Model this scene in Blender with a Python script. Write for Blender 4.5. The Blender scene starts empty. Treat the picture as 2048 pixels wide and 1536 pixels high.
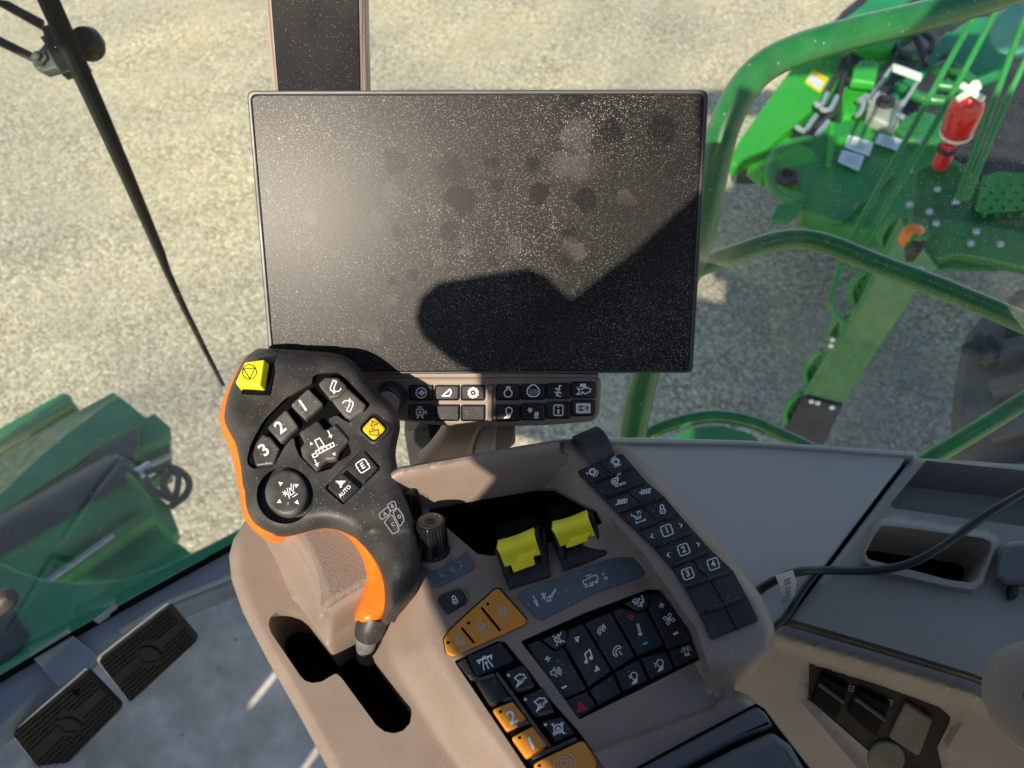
import bpy, bmesh, math, random
from mathutils import Vector, Matrix
from mathutils.geometry import delaunay_2d_cdt
R = math.radians
random.seed(7)
sc = bpy.context.scene
col = sc.collection

# ------------------------------------------------------------------ camera
EYE = Vector((0, 0, 3.35)); PITCH = R(52); FPX = 1480.0
FW = Vector((0, math.cos(PITCH), -math.sin(PITCH)))
RT = Vector((1, 0, 0)); UP = Vector((0, math.sin(PITCH), math.cos(PITCH)))
cam = bpy.data.cameras.new('camera'); camo = bpy.data.objects.new('camera', cam); col.objects.link(camo)
camo.location = EYE
camo.rotation_euler = (math.pi/2 - PITCH, 0, 0)
cam.sensor_width = 36; cam.lens = 36*FPX/2048
cam.clip_start = 0.02; cam.clip_end = 500
cam.dof.use_dof = True; cam.dof.focus_distance = 0.56; cam.dof.aperture_fstop = 8.5
sc.camera = camo

def ray(x, y): return FW + RT*((x-1024)/FPX) - UP*((y-768)/FPX)
# ------------------------------------------------------------------ light
SUN_PX = (1475, 400)                       # where the shadow of the eye would fall: sun high behind, to the left
sdir = ray(*SUN_PX).normalized()           # travel direction of the sunlight
world = bpy.data.worlds.new('World'); sc.world = world; world.use_nodes = True
wn = world.node_tree; wn.nodes.clear()
sky = wn.nodes.new('ShaderNodeTexSky'); sky.sky_type = 'NISHITA'; sky.sun_disc = False
elev = math.asin(-sdir.z); az = math.atan2(-sdir.x, -sdir.y)
sky.sun_elevation = elev; sky.sun_rotation = az
sky.air_density = 1.0; sky.dust_density = 0.6; sky.ozone_density = 1.0
bg = wn.nodes.new('ShaderNodeBackground'); bg.inputs[1].default_value = 0.13
wo = wn.nodes.new('ShaderNodeOutputWorld')
wn.links.new(sky.outputs[0], bg.inputs[0]); wn.links.new(bg.outputs[0], wo.inputs[0])
sl = bpy.data.lights.new('sun', 'SUN'); so = bpy.data.objects.new('sun', sl); col.objects.link(so)
sl.energy = 4.8; sl.angle = R(0.53); sl.color = (1.0, 0.87, 0.70)
so.rotation_euler = sdir.to_track_quat('-Z', 'Y').to_euler(); so.location = (0, -3, 8)
sc.view_settings.view_transform = 'Standard'; sc.view_settings.look = 'None'
sc.view_settings.exposure = 0.5; sc.view_settings.gamma = 1; sc.view_settings.use_curve_mapping = False
sc.render.engine = 'CYCLES'
sc.cycles.use_denoising = True
sc.cycles.max_bounces = 8; sc.cycles.transparent_max_bounces = 16

# ------------------------------------------------------------------ geometry helpers
class Plane:
    def __init__(s, o, n, u=None):
        s.o = o.copy(); s.n = n.normalized()
        if s.n.dot(EYE - s.o) < 0: s.n = -s.n
        u = u or RT
        s.u = (u - s.n*u.dot(s.n)).normalized(); s.v = s.n.cross(s.u)
    def hit(s, x, y, h=0.0):
        r = ray(x, y); return EYE + r*((s.o + s.n*h - EYE).dot(s.n)/r.dot(s.n))
    def loc(s, p): d = p - s.o; return d.dot(s.u), d.dot(s.v), d.dot(s.n)
    def pos(s, a, b, c=0.0): return s.o + s.u*a + s.v*b + s.n*c
    def off(s, h): return Plane(s.o + s.n*h, s.n, s.u)
def horiz(z): return Plane(Vector((0, 0, z)), Vector((0, 0, 1)))
def pt(x, y, d): return EYE + ray(x, y)*d
def plane3(a, b, c):
    A, B, C = pt(*a), pt(*b), pt(*c); return Plane(A, (B-A).cross(C-A))
def fr(ox, oy, s):
    def f(*p):
        if len(p) == 1: return [(ox+a/s, oy+b/s) for a, b in p[0]]
        return (ox+p[0]/s, oy+p[1]/s)
    return f
fA = fr(420, 680, 4.6545); fB = fr(420, 980, 4.2667); fC = fr(740, 740, 4.2667); fD = fr(820, 1000, 4.6545)
fE = fr(860, 1180, 3.6571); fG = fr(1120, 860, 2.8435); fH = fr(1400, 0, 3.1605); fI = fr(1400, 400, 3.1605)
fJ = fr(1500, 860, 2.2719); fK = fr(0, 740, 3.4917); fL = fr(0, 1100, 3.5231); fM = fr(0, 0, 3.8396)
fN = fr(480, 160, 2.1333); fO = fr(440, 1180, 4.3152)

def thing(name, label, cat, loc, group=None):
    o = bpy.data.objects.new(name, None); col.objects.link(o); o.location = loc; o.empty_display_size = .05
    o['label'] = label; o['category'] = cat
    if group: o['group'] = group
    return o
def rootloc(o):
    v = Vector((0, 0, 0))
    while o is not None: v += o.location; o = o.parent
    return v
def mk(name, verts, faces, m, parent=None, ang=35, me=None):
    org = rootloc(parent)
    if me is None:
        me = bpy.data.meshes.new(name)
        me.from_pydata([tuple(Vector(v) - org) for v in verts], [], faces)
    me.update()
    bm = bmesh.new(); bm.from_mesh(me)
    bmesh.ops.recalc_face_normals(bm, faces=bm.faces) if ang != 'keep' else None
    a = 35 if ang == 'keep' else ang
    for e in bm.edges:
        e.smooth = (len(e.link_faces) == 2 and e.calc_face_angle(9) < R(a))
    for f in bm.faces: f.smooth = True
    bm.to_mesh(me); bm.free()
    o = bpy.data.objects.new(name, me); col.objects.link(o)
    if parent is not None: o.parent = parent
    if m: me.materials.append(m)
    return o
def tag(o, label=None, cat=None, group=None, kind=None):
    if label: o['label'] = label
    if cat: o['category'] = cat
    if group: o['group'] = group
    if kind: o['kind'] = kind
    return o
def rnd(pts, r, n=5):
    """round the corners of a polygon; r a number or a list"""
    out = []; k = len(pts)
    for i, p in enumerate(pts):
        ri = r[i] if isinstance(r, (list, tuple)) else r
        a = Vector(pts[i-1]); b = Vector(p); c = Vector(pts[(i+1) % k])
        la, lc = (a-b).length, (c-b).length
        if ri <= 0 or la < 1e-6 or lc < 1e-6: out.append(tuple(b)); continue
        d1, d2 = (a-b)/la, (c-b)/lc
        an = math.acos(max(-1, min(1, d1.dot(d2))))
        if an > R(172): out.append(tuple(b)); continue
        t = min(ri/math.tan(an/2), la*.48, lc*.48)
        p0, p2 = b+d1*t, b+d2*t
        for j in range(n+1):
            s = j/n
            out.append(tuple(p0*(1-s)**2 + b*2*s*(1-s) + p2*s*s))
    return out
def smooth(pts, n=6, closed=True):
    """Catmull-Rom through points"""
    P = [Vector(p) for p in pts]; k = len(P); out = []
    rng = range(k) if closed else range(k-1)
    for i in rng:
        if closed: a, b, c, d = P[i-1], P[i], P[(i+1) % k], P[(i+2) % k]
        else: a, b, c, d = P[max(i-1, 0)], P[i], P[i+1], P[min(i+2, k-1)]
        for j in range(n):
            t = j/n
            out.append(((2*b) + (c-a)*t + (2*a-5*b+4*c-d)*t*t + (3*b-a-3*c+d)*t**3)*.5)
    if not closed: out.append(P[-1])
    return out
def slab(name, pts, pl, m, parent=None, h=0.0, thick=.004, bev=.0008, holes=(), res=2, ang=35, _try=False):
    """extruded outline: pts (pixels of its top face) on plane pl, top at height h, rounded edges"""
    cu = bpy.data.curves.new(name, 'CURVE'); cu.dimensions = '2D'; cu.fill_mode = 'BOTH'
    bev = min(bev, thick*.49)
    for loop in [pts]+list(holes):
        q = [pl.loc(pl.hit(p[0], p[1], h)) for p in loop]
        s = cu.splines.new('POLY'); s.points.add(len(q)-1)
        for i, (a, b, c) in enumerate(q): s.points[i].co = (a, b, 0, 1)
        s.use_cyclic_u = True
    cu.extrude = thick/2 - bev; cu.bevel_depth = bev; cu.bevel_resolution = res; cu.offset = -bev
    to = bpy.data.objects.new('tmp', cu)
    me = bpy.data.meshes.new_from_object(to)
    bpy.data.objects.remove(to); bpy.data.curves.remove(cu)
    me.name = name; me.materials.clear()
    org = rootloc(parent)
    for v in me.vertices:
        v.co = pl.pos(v.co.x, v.co.y, v.co.z + h - thick/2) - org
    bm = bmesh.new(); bm.from_mesh(me); bmesh.ops.remove_doubles(bm, verts=bm.verts, dist=1e-6); bm.to_mesh(me); bm.free()
    o = mk(name, None, None, m, parent, ang, me)
    if not _try:
        bm = bmesh.new(); bm.from_mesh(o.data); bad = sum(1 for e in bm.edges if len(e.link_faces) == 1)
        ar = sum(f.calc_area() for f in bm.faces if f.normal.dot(pl.n) > .999); bm.free()
        q = [pl.loc(pl.hit(p[0], p[1], h)) for p in pts]; A = abs(sum(q[i-1][0]*q[i][1]-q[i][0]*q[i-1][1] for i in range(len(q))))/2
        if not holes and ar < A*.45:
            bpy.data.objects.remove(o)
            return slab(name, [(p[0]+.13*((i*7) % 3-1), p[1]+.11*((i*5) % 3-1)) for i, p in enumerate(pts)], pl, m, parent, h, thick, bev*.6, holes, res, ang, True)
    for f in o.data.polygons:
        if abs(f.normal.dot(pl.n)) > .9995: f.use_smooth = False
    return o
def rect(x0, y0, x1, y1): return [(x0, y0), (x1, y0), (x1, y1), (x0, y1)]
def rot(pts, cx, cy, a):
    c, s = math.cos(a), math.sin(a); return [(cx+x*c-y*s, cy+x*s+y*c) for x, y in pts]
def rrect(cx, cy, w, h, deg=0, r=4, n=4):
    return rot(rnd([(-w/2, -h/2), (w/2, -h/2), (w/2, h/2), (-w/2, h/2)], r, n), cx, cy, R(deg))
def circ(cx, cy, rx, ry=None, n=32, deg=0):
    ry = rx if ry is None else ry
    return rot([(rx*math.cos(2*math.pi*i/n), ry*math.sin(2*math.pi*i/n)) for i in range(n)], cx, cy, R(deg))
def inside(p, poly):
    x, y = p; c = False; j = len(poly)-1
    for i in range(len(poly)):
        xi, yi = poly[i][0], poly[i][1]; xj, yj = poly[j][0], poly[j][1]
        if (yi > y) != (yj > y) and x < (xj-xi)*(y-yi)/(yj-yi)+xi: c = not c
        j = i
    return c
def dline(p, line, closed=False):
    best = 1e9; k = len(line); x, y = p
    for i in range(k if closed else k-1):
        ax, ay = line[i][0], line[i][1]; bx, by = line[(i+1) % k][0], line[(i+1) % k][1]
        dx, dy = bx-ax, by-ay; L = dx*dx+dy*dy
        t = 0 if L == 0 else max(0, min(1, ((x-ax)*dx+(y-ay)*dy)/L))
        d = math.hypot(x-ax-t*dx, y-ay-t*dy)
        if d < best: best = d
    return best
def sst(a, b, x):
    t = max(0, min(1, (x-a)/(b-a))); return t*t*(3-2*t)
def offs(line, d):
    k = len(line); out = []
    for i in range(k):
        a = Vector(line[max(i-1, 0)][:2]); c = Vector(line[min(i+1, k-1)][:2]); t = (c-a).normalized()
        out.append((line[i][0]-t.y*d, line[i][1]+t.x*d))
    return out
def resample(poly, step, closed=True):
    out = []; k = len(poly)
    for i in range(k if closed else k-1):
        a = Vector(poly[i][:2]); b = Vector(poly[(i+1) % k][:2]); n = max(1, int((b-a).length/step))
        for j in range(n): out.append(tuple(a+(b-a)*(j/n)))
    if not closed: out.append(tuple(poly[-1][:2]))
    return out
def shrink(poly, d):
    k = len(poly); area = sum(poly[i][0]*poly[(i+1) % k][1]-poly[(i+1) % k][0]*poly[i][1] for i in range(k))
    s = 1 if area > 0 else -1; out = []
    for i in range(k):
        a = Vector(poly[i-1][:2]); c = Vector(poly[(i+1) % k][:2]); t = (c-a)
        t = t.normalized() if t.length > 1e-9 else Vector((1, 0))
        out.append((poly[i][0]-t.y*s*d, poly[i][1]+t.x*s*d))
    return out
def field(name, outline, pl, hf, m, parent=None, step=10, holes=(), pits=(), skirt=0.02, lines=(), ang=50, close=False, rims=(), hskirt=None):
    """surface over an outline, height hf(x, y) above pl at each pixel ray; holes cut through with walls
    `skirt` deep; pits = (polygon, depth) sunk; lines = extra creases"""
    outline = resample(outline, step)
    HL = [resample(h, step*.6) for h in holes]
    PL = [(resample(p, step*.5), d) for p, d in pits]
    verts, edges = [], []
    def loop(poly, closed=True):
        b = len(verts); verts.extend(poly); k = len(poly)
        for i in range(k if closed else k-1): edges.append((b+i, b+(i+1) % k))
    loop(outline)
    for h in HL: loop(h)
    inner = []
    for p, d in PL:
        loop(p); q = shrink(p, 1.6); inner.append(q); loop(q)
    AL = []
    for l in lines: q = resample(l, step*.6, False); AL.append(q); loop(q, False)
    for r_ in rims:
        q = [p for p in shrink(outline, r_) if inside(p, outline) and dline(p, outline, True) > r_*.93]
        if len(q) > 8:
            b = len(verts); verts.extend(q)
            for i in range(len(q)):
                j = (i+1) % len(q)
                if (Vector(q[i])-Vector(q[j])).length < step*2.2: edges.append((b+i, b+j))
            AL.append(q)
    xs = [p[0] for p in outline]; ys = [p[1] for p in outline]
    y = min(ys)+step*.5; r = 0
    while y < max(ys):
        x = min(xs)+step*(.5 if r % 2 else .2)
        while x < max(xs):
            if inside((x, y), outline) and dline((x, y), outline, True) > step*.4 and \
               all(not inside((x, y), h) and dline((x, y), h, True) > step*.3 for h in HL) and \
               all(dline((x, y), p, True) > step*.3 for p, d in PL) and \
               all(dline((x, y), l) > step*.35 for l in AL):
                verts.append((x, y))
            x += step
        y += step*.87; r += 1
    V, E2, F, *_ = delaunay_2d_cdt([Vector(v) for v in verts], edges, [], 0, 1e-4)
    V = [tuple(v) for v in V]; H = []
    for v in V:
        h = hf(v[0], v[1])
        for (p, d), q in zip(PL, inner):
            if inside(v, p) and (inside(v, q) or dline(v, q, True) < .5): h -= d
        H.append(h)
    faces = []
    for f in F:
        cx = sum(V[i][0] for i in f)/len(f); cy = sum(V[i][1] for i in f)/len(f)
        if inside((cx, cy), outline) and not any(inside((cx, cy), h) for h in HL): faces.append(tuple(f))
    P = [pl.hit(v[0], v[1], h) for v, h in zip(V, H)]
    # skirts: every boundary edge goes down along the plane normal
    from collections import Counter
    cnt = {}
    for f in faces:
        for i in range(len(f)):
            e = (f[i], f[(i+1) % len(f)]); k = (min(e), max(e)); cnt.setdefault(k, []).append(e)
    dn = {}
    for k, l in cnt.items():
        if len(l) == 1 and skirt > 0:
            a, b = l[0]
            for q in (a, b):
                if q not in dn:
                    dn[q] = len(P); sk_ = skirt
                    if hskirt:
                        for hi, dd in hskirt.items():
                            if dline(V[q], HL[hi], True) < .5: sk_ = dd
                    P.append(P[q] - pl.n*(sk_ + (H[q] if close else 0)))
            faces.append((b, a, dn[a], dn[b]))
    return mk(name, P, faces, m, parent, ang)
def tube(name, pts, r, m, parent=None, n=14, sm=5, closed=False, caps=True):
    """round bar through 3D points; r number or list at the given points"""
    k0 = len(pts)
    rr = list(r) if isinstance(r, (list, tuple)) else [r]*k0
    if sm > 1:
        P = smooth([Vector(p) for p in pts], sm, closed); RR = []
        for i in range(k0 if closed else k0-1):
            for j in range(sm): t = j/sm; RR.append(rr[i]*(1-t)+rr[(i+1) % k0]*t)
        if not closed: RR.append(rr[-1])
    else: P = [Vector(p) for p in pts]; RR = rr
    k = len(P); V = []; F = []; prev = None
    for i in range(k):
        t = (P[(i+1) % k] if (closed or i < k-1) else P[i]) - (P[i-1] if (closed or i > 0) else P[i])
        t.normalize()
        if prev is None: a = Vector((0, 0, 1)) if abs(t.z) < .9 else Vector((1, 0, 0)); prev = t.cross(a).normalized()
        prev = (prev - t*prev.dot(t)).normalized(); b = t.cross(prev)
        for j in range(n):
            an = 2*math.pi*j/n; V.append(P[i]+(prev*math.cos(an)+b*math.sin(an))*RR[i])
    for i in range(k if closed else k-1):
        for j in range(n):
            a = i*n+j; b2 = i*n+(j+1) % n; c = ((i+1) % k)*n+(j+1) % n; d = ((i+1) % k)*n+j
            F.append((a, b2, c, d))
    if caps and not closed: F += [tuple(range(n))[::-1], tuple((k-1)*n+j for j in range(n))]
    return mk(name, V, F, m, parent, 40)
def lathe(name, o, ax, prof, m, parent=None, n=40, teeth=0, tdepth=0, trange=None):
    """prof list of (radius, height) along axis ax from o"""
    ax = ax.normalized(); a = Vector((0, 0, 1)) if abs(ax.z) < .9 else Vector((1, 0, 0))
    u = ax.cross(a).normalized(); v = ax.cross(u); V = []; F = []
    if teeth: n = teeth*4
    for k, (r, h) in enumerate(prof):
        for j in range(n):
            an = 2*math.pi*j/n; q = r
            if teeth and trange[0] <= k <= trange[1] and j % 4 < 2: q = r-tdepth
            V.append(o+ax*h+(u*math.cos(an)+v*math.sin(an))*q)
    for k in range(len(prof)-1):
        for j in range(n): F.append((k*n+j, k*n+(j+1) % n, (k+1)*n+(j+1) % n, (k+1)*n+j))
    F.append(tuple(range(n))[::-1]); F.append(tuple((len(prof)-1)*n+j for j in range(n)))
    return mk(name, V, F, m, parent, 30)
def loft(name, rings, m, parent=None, caps=(True, True), ang=35):
    """rings: lists of equal count 3D points"""
    n = len(rings[0]); V = [p for r in rings for p in r]; F = []
    for k in range(len(rings)-1):
        for j in range(n): F.append((k*n+j, k*n+(j+1) % n, (k+1)*n+(j+1) % n, (k+1)*n+j))
    if caps[0]: F.append(tuple(range(n))[::-1])
    if caps[1]: F.append(tuple((len(rings)-1)*n+j for j in range(n)))
    return mk(name, V, F, m, parent, ang)
def box3(name, a, b, r, m, parent=None, up=None, h=None, bev=0.0):
    """bar from a to b, width 2r, height 2h"""
    h = h or r; t = (b-a).normalized(); up = up or Vector((0, 0, 1)); s = t.cross(up).normalized(); w = s.cross(t)
    V = [p + s*(x*r) + w*(y*h) for p in (a, b) for x, y in ((-1, -1), (1, -1), (1, 1), (-1, 1))]
    F = [(0, 1, 2, 3), (7, 6, 5, 4), (0, 4, 5, 1), (1, 5, 6, 2), (2, 6, 7, 3), (3, 7, 4, 0)]
    o = mk(name, V, F, m, parent)
    if bev: bevel(o, bev)
    return o
def bevel(o, w, seg=2, ang=30):
    bm = bmesh.new(); bm.from_mesh(o.data)
    es = [e for e in bm.edges if len(e.link_faces) == 2 and e.calc_face_angle(0) > R(ang)]
    bmesh.ops.bevel(bm, geom=es, offset=w, segments=seg, profile=.5, affect='EDGES', clamp_overlap=True)
    for f in bm.faces: f.smooth = True
    for e in bm.edges: e.smooth = len(e.link_faces) == 2 and e.calc_face_angle(0) < R(40)
    bm.to_mesh(o.data); bm.free(); return o
def ribbon(bm, pts, w, closed):
    """flat stroke in pixel space"""
    k = len(pts); P = [Vector(p[:2]) for p in pts]; L = []; Rr = []
    for i in range(k):
        if closed or 0 < i < k-1:
            a = (P[i]-P[i-1]); b = (P[(i+1) % k]-P[i])
            a = a.normalized() if a.length > 1e-9 else Vector((1, 0)); b = b.normalized() if b.length > 1e-9 else a
            t = (a+b); t = t.normalized() if t.length > 1e-3 else a
            c = max(.45, math.sqrt(max(0, (1+a.dot(b))/2)))
        else:
            t = (P[1]-P[0]) if i == 0 else (P[-1]-P[-2]); t = t.normalized() if t.length > 1e-9 else Vector((1, 0)); c = 1
        nrm = Vector((-t.y, t.x))*(w/2/c); L.append(P[i]+nrm); Rr.append(P[i]-nrm)
    return L, Rr
def symbol(parent, pl, h, cx, cy, size, deg, strokes, m, w=3.2, asp=1.0, name='symbol', skew=0.0):
    """strokes in a unit box (y down): ('l', pts) line, ('c', pts) closed line, ('f', pts) filled, ('t', text, x, y, size)"""
    c, s = math.cos(R(deg)), math.sin(R(deg)); V = []; F = []
    def tr(p):
        x, y = p[0]*size*asp, p[1]*size; x += skew*y
        return (cx+x*c-y*s, cy+x*s+y*c)
    def add(pts): b = len(V); V.extend(pts); return b
    for st in strokes:
        k = st[0]
        if k in 'lc':
            ww = w*(st[2] if len(st) > 2 else 1)
            L, Q = ribbon(None, [tr(p) for p in st[1]], ww, k == 'c'); b = add(L+Q); n = len(L)
            for i in range(n if k == 'c' else n-1): F.append((b+i, b+(i+1) % n, b+n+(i+1) % n, b+n+i))
        elif k == 'f':
            q = [Vector(tr(p)) for p in st[1]]
            vv, ee, ff, *_ = delaunay_2d_cdt(q, [(i, (i+1) % len(q)) for i in range(len(q))], [], 1, 1e-5)
            b = add([tuple(v) for v in vv])
            for f in ff: F.append(tuple(b+i for i in f))
        elif k == 't':
            for vs, fs in [glyphs(st[1])]:
                b = add([tr((st[2]+x*st[4], st[3]-y*st[4])) for x, y in vs])
                for f in fs: F.append(tuple(b+i for i in f))
    P = [pl.hit(x, y, h) for x, y in V]
    o = mk(name, P, F, m, parent, 'keep')
    return o
_gl = {}
def glyphs(t):
    if t not in _gl:
        cu = bpy.data.curves.new('t', 'FONT'); cu.body = t; cu.align_x = 'CENTER'; cu.align_y = 'CENTER'; cu.size = 1; cu.resolution_u = 3
        cu.offset = .018
        to = bpy.data.objects.new('t', cu); me = bpy.data.meshes.new_from_object(to)
        _gl[t] = ([(v.co.x, v.co.y) for v in me.vertices], [tuple(p.vertices) for p in me.polygons])
        bpy.data.objects.remove(to); bpy.data.curves.remove(cu); bpy.data.meshes.remove(me)
    return _gl[t]
def arc(cx, cy, r, a0, a1, n=14, ry=None):
    ry = r if ry is None else ry
    return [(cx+r*math.cos(R(a0+(a1-a0)*i/n)), cy+ry*math.sin(R(a0+(a1-a0)*i/n))) for i in range(n+1)]
# ------------------------------------------------------------------ materials
def mat(name, c, rough=.5, metal=0.0, grain=0.0, gscale=900, dust=0.0, dscale=700, dcol=(.55, .5, .42), coat=0.0,
        var=0.0, vscale=12, spec=.5, film=0.0, croll=(.3,), leather=0.0):
    m = bpy.data.materials.new(name); m.use_nodes = True; nt = m.node_tree; N = nt.nodes; L = nt.links
    b = N['Principled BSDF']; b.inputs['Roughness'].default_value = rough; b.inputs['Metallic'].default_value = metal
    b.inputs['Specular IOR Level'].default_value = spec; b.inputs['Coat Weight'].default_value = coat
    tc = N.new('ShaderNodeTexCoord'); src = None
    def mix(fac, a, bb):
        x = N.new('ShaderNodeMix'); x.data_type = 'RGBA'
        if isinstance(fac, float): x.inputs[0].default_value = fac
        else: L.new(fac, x.inputs[0])
        for k, v in ((6, a), (7, bb)):
            if isinstance(v, tuple): x.inputs[k].default_value = (*v, 1)
            else: L.new(v, x.inputs[k])
        return x.outputs[2]
    def ramp(o, lo, hi, a=0.0, bb=1.0):
        x = N.new('ShaderNodeMapRange'); L.new(o, x.inputs[0]); x.inputs[1].default_value = lo; x.inputs[2].default_value = hi
        x.inputs[3].default_value = a; x.inputs[4].default_value = bb; return x.outputs[0]
    def noise(sc_, det=2.0):
        x = N.new('ShaderNodeTexNoise'); x.inputs['Scale'].default_value = sc_; x.inputs['Detail'].default_value = det
        L.new(tc.outputs['Object'], x.inputs['Vector']); return x.outputs[0]
    cc = c
    if var:
        cc = mix(ramp(noise(vscale, 5.0), .3, .7), tuple(x*(1-var) for x in c), tuple(x*(1+var) for x in c))
    if film:   # settled film of dust in soft patches
        f = N.new('ShaderNodeMath'); f.operation = 'MULTIPLY'; f.inputs[1].default_value = film
        L.new(ramp(noise(45, 6.0), .4, .75), f.inputs[0]); cc = mix(f.outputs[0], cc, dcol)
    if dust:   # scattered specks
        vo = N.new('ShaderNodeTexVoronoi'); vo.inputs['Scale'].default_value = dscale
        L.new(tc.outputs['Object'], vo.inputs['Vector'])
        lt = N.new('ShaderNodeMath'); lt.operation = 'LESS_THAN'; lt.inputs[1].default_value = .28; L.new(vo.outputs['Distance'], lt.inputs[0])
        sp = N.new('ShaderNodeSeparateColor'); L.new(vo.outputs['Color'], sp.inputs[0])
        l2 = N.new('ShaderNodeMath'); l2.operation = 'LESS_THAN'; l2.inputs[1].default_value = dust; L.new(sp.outputs[0], l2.inputs[0])
        mu = N.new('ShaderNodeMath'); mu.operation = 'MULTIPLY'; L.new(lt.outputs[0], mu.inputs[0]); L.new(l2.outputs[0], mu.inputs[1])
        m2 = N.new('ShaderNodeMath'); m2.operation = 'MULTIPLY'; m2.inputs[1].default_value = .75; L.new(mu.outputs[0], m2.inputs[0])
        cc = mix(m2.outputs[0], cc, dcol)
    if isinstance(cc, tuple): b.inputs['Base Color'].default_value = (*cc, 1)
    else: L.new(cc, b.inputs['Base Color'])
    if grain or leather:
        bu = N.new('ShaderNodeBump'); bu.inputs['Strength'].default_value = grain or leather
        bu.inputs['Distance'].default_value = .0004 if not leather else .0012
        if leather:
            vo = N.new('ShaderNodeTexVoronoi'); vo.feature = 'DISTANCE_TO_EDGE'; vo.inputs['Scale'].default_value = gscale
            nz = N.new('ShaderNodeTexNoise'); nz.inputs['Scale'].default_value = gscale*.6; L.new(tc.outputs['Object'], nz.inputs['Vector'])
            ad = N.new('ShaderNodeVectorMath'); ad.operation = 'MULTIPLY_ADD'; L.new(nz.outputs['Color'], ad.inputs[0])
            ad.inputs[1].default_value = (.004, .004, .004); L.new(tc.outputs['Object'], ad.inputs[2])
            L.new(ad.outputs[0], vo.inputs['Vector']); L.new(ramp(vo.outputs[0], 0, .25), bu.inputs['Height'])
        else: L.new(noise(gscale, 2.0), bu.inputs['Height'])
        L.new(bu.outputs[0], b.inputs['Normal'])
    if rough > .2:
        L.new(ramp(noise(30, 4.0), .3, .7, max(.05, rough-.07), min(1, rough+.07)), b.inputs['Roughness'])
    return m
M = {}
M['tan'] = mat('taupe_plastic', (.236, .182, .146), .48, grain=.35, gscale=1500, dust=.03, dscale=1100, var=.04, film=.07)
M['cushion'] = mat('taupe_leather_grain', (.215, .165, .132), .42, leather=.4, gscale=760)
M['lid'] = mat('taupe_lid_plastic', (.46, .435, .385), .36, grain=.15, gscale=1500, var=.03)
M['dtan'] = mat('taupe_side_plastic', (.27, .245, .218), .5, grain=.4, gscale=1400, var=.05, dust=.012, dscale=900)
M['panel'] = mat('charcoal_panel', (.045, .043, .043), .55, grain=.3, gscale=1500, dust=.04, dscale=600, film=.1)
M['key'] = mat('black_key', (.018, .019, .022), .42, grain=.2, gscale=1600, dust=.035, dscale=1000, film=.05, spec=.3)
M['keyb'] = mat('black_rubber', (.022, .022, .024), .5, grain=.2, gscale=1400, dust=.06, dscale=1000, film=.14)
M['joy'] = mat('black_soft_plastic', (.026, .025, .025), .5, grain=.25, gscale=1800, dust=.045, dscale=1200, film=.08)
M['joykey'] = mat('dark_grey_soft_key', (.040, .040, .041), .45, grain=.15, gscale=1500, dust=.04, dscale=650, film=.2)
M['well'] = mat('black_gap', (.004, .004, .004), .8, spec=.08)
M['orange'] = mat('orange_soft_plastic', (.80, .17, .008), .38)
M['okey'] = mat('amber_key', (.68, .26, .02), .42, grain=.2, gscale=1500, dust=.03, dscale=700, film=.12, dcol=(.4, .25, .1))
M['yellow'] = mat('yellow_plastic', (.92, .80, .025), .45, grain=.1, gscale=900, film=.03, dcol=(.5, .42, .1))
M['white'] = mat('white_print', (.86, .86, .85), .5)
M['grey'] = mat('grey_print', (.72, .76, .80), .5)
M['dim'] = mat('dim_grey_print', (.30, .30, .31), .5)
M['tanprint'] = mat('pale_print', (.55, .42, .30), .5)
M['black'] = mat('black_print', (.01, .01, .01), .5)
M['red'] = mat('red_print', (.75, .03, .03), .5)
M['blue'] = mat('blue_print', (.03, .42, .8), .5)
M['gloss'] = mat('glossy_black', (.008, .008, .009), .3, dust=.03, dscale=600)
M['label'] = mat('grey_blue_label', (.085, .105, .13), .45, grain=.2, gscale=1500, dust=.05, dscale=650)
M['metal'] = mat('silver_rim', (.35, .34, .33), .35, metal=.3)
M['stem'] = mat('worn_grey_rubber', (.13, .125, .12), .75, var=.4, vscale=120, grain=.6, gscale=600)
M['vinyl'] = mat('dark_grey_vinyl', (.085, .09, .10), .55, leather=.2, gscale=900)
M['green'] = mat('green_machine_paint', (.012, .16, .035), .35, coat=.3, var=.18, vscale=22, dust=.03, dscale=160, dcol=(.3, .32, .25), film=.10)
M['fpan'] = mat('taupe_lower_panel', (.215, .20, .182), .5, grain=.4, gscale=1400, var=.05, dust=.012, dscale=900)
M['sock'] = mat('dark_socket_plastic', (.012, .012, .013), .6, spec=.12)
M['green2'] = mat('green_sheet_metal', (.018, .22, .045), .45, var=.15, vscale=5, film=.05)
M['greenb'] = mat('bright_green_paint', (.03, .33, .03), .4, coat=.2, var=.1, vscale=6)
M['greend'] = mat('green_with_wear', (.014, .23, .085), .45, var=.18, vscale=5, dust=.03, dscale=30, dcol=(.10, .09, .07), film=.04)
M['dark'] = mat('dark_machine_parts', (.03, .032, .035), .6, var=.4, vscale=10)
M['rubber'] = mat('tyre_rubber', (.10, .10, .10), .8, var=.3, vscale=8, grain=.5, gscale=60, film=.3, dcol=(.16, .165, .17))
M['worn'] = mat('worn_black_sheet', (.022, .025, .034), .4, var=.4, vscale=9, film=.12, dcol=(.12, .13, .15))
M['floor'] = mat('worn_floor_mat', (.70, .66, .60), .62, var=.22, vscale=18, dust=.05, dscale=60, film=.45, dcol=(.40, .35, .29), grain=.4, gscale=240)
M['sill'] = mat('grey_sill', (.24, .27, .32), .5, var=.12, vscale=20)
M['sillp'] = mat('pale_plate', (.42, .40, .36), .5, var=.15, vscale=18)
M['silver'] = mat('bright_fitting', (.6, .62, .62), .3, metal=.7)
M['alum'] = mat('cast_aluminium', (.42, .42, .36), .5, metal=.3, var=.25, vscale=14)
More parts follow.
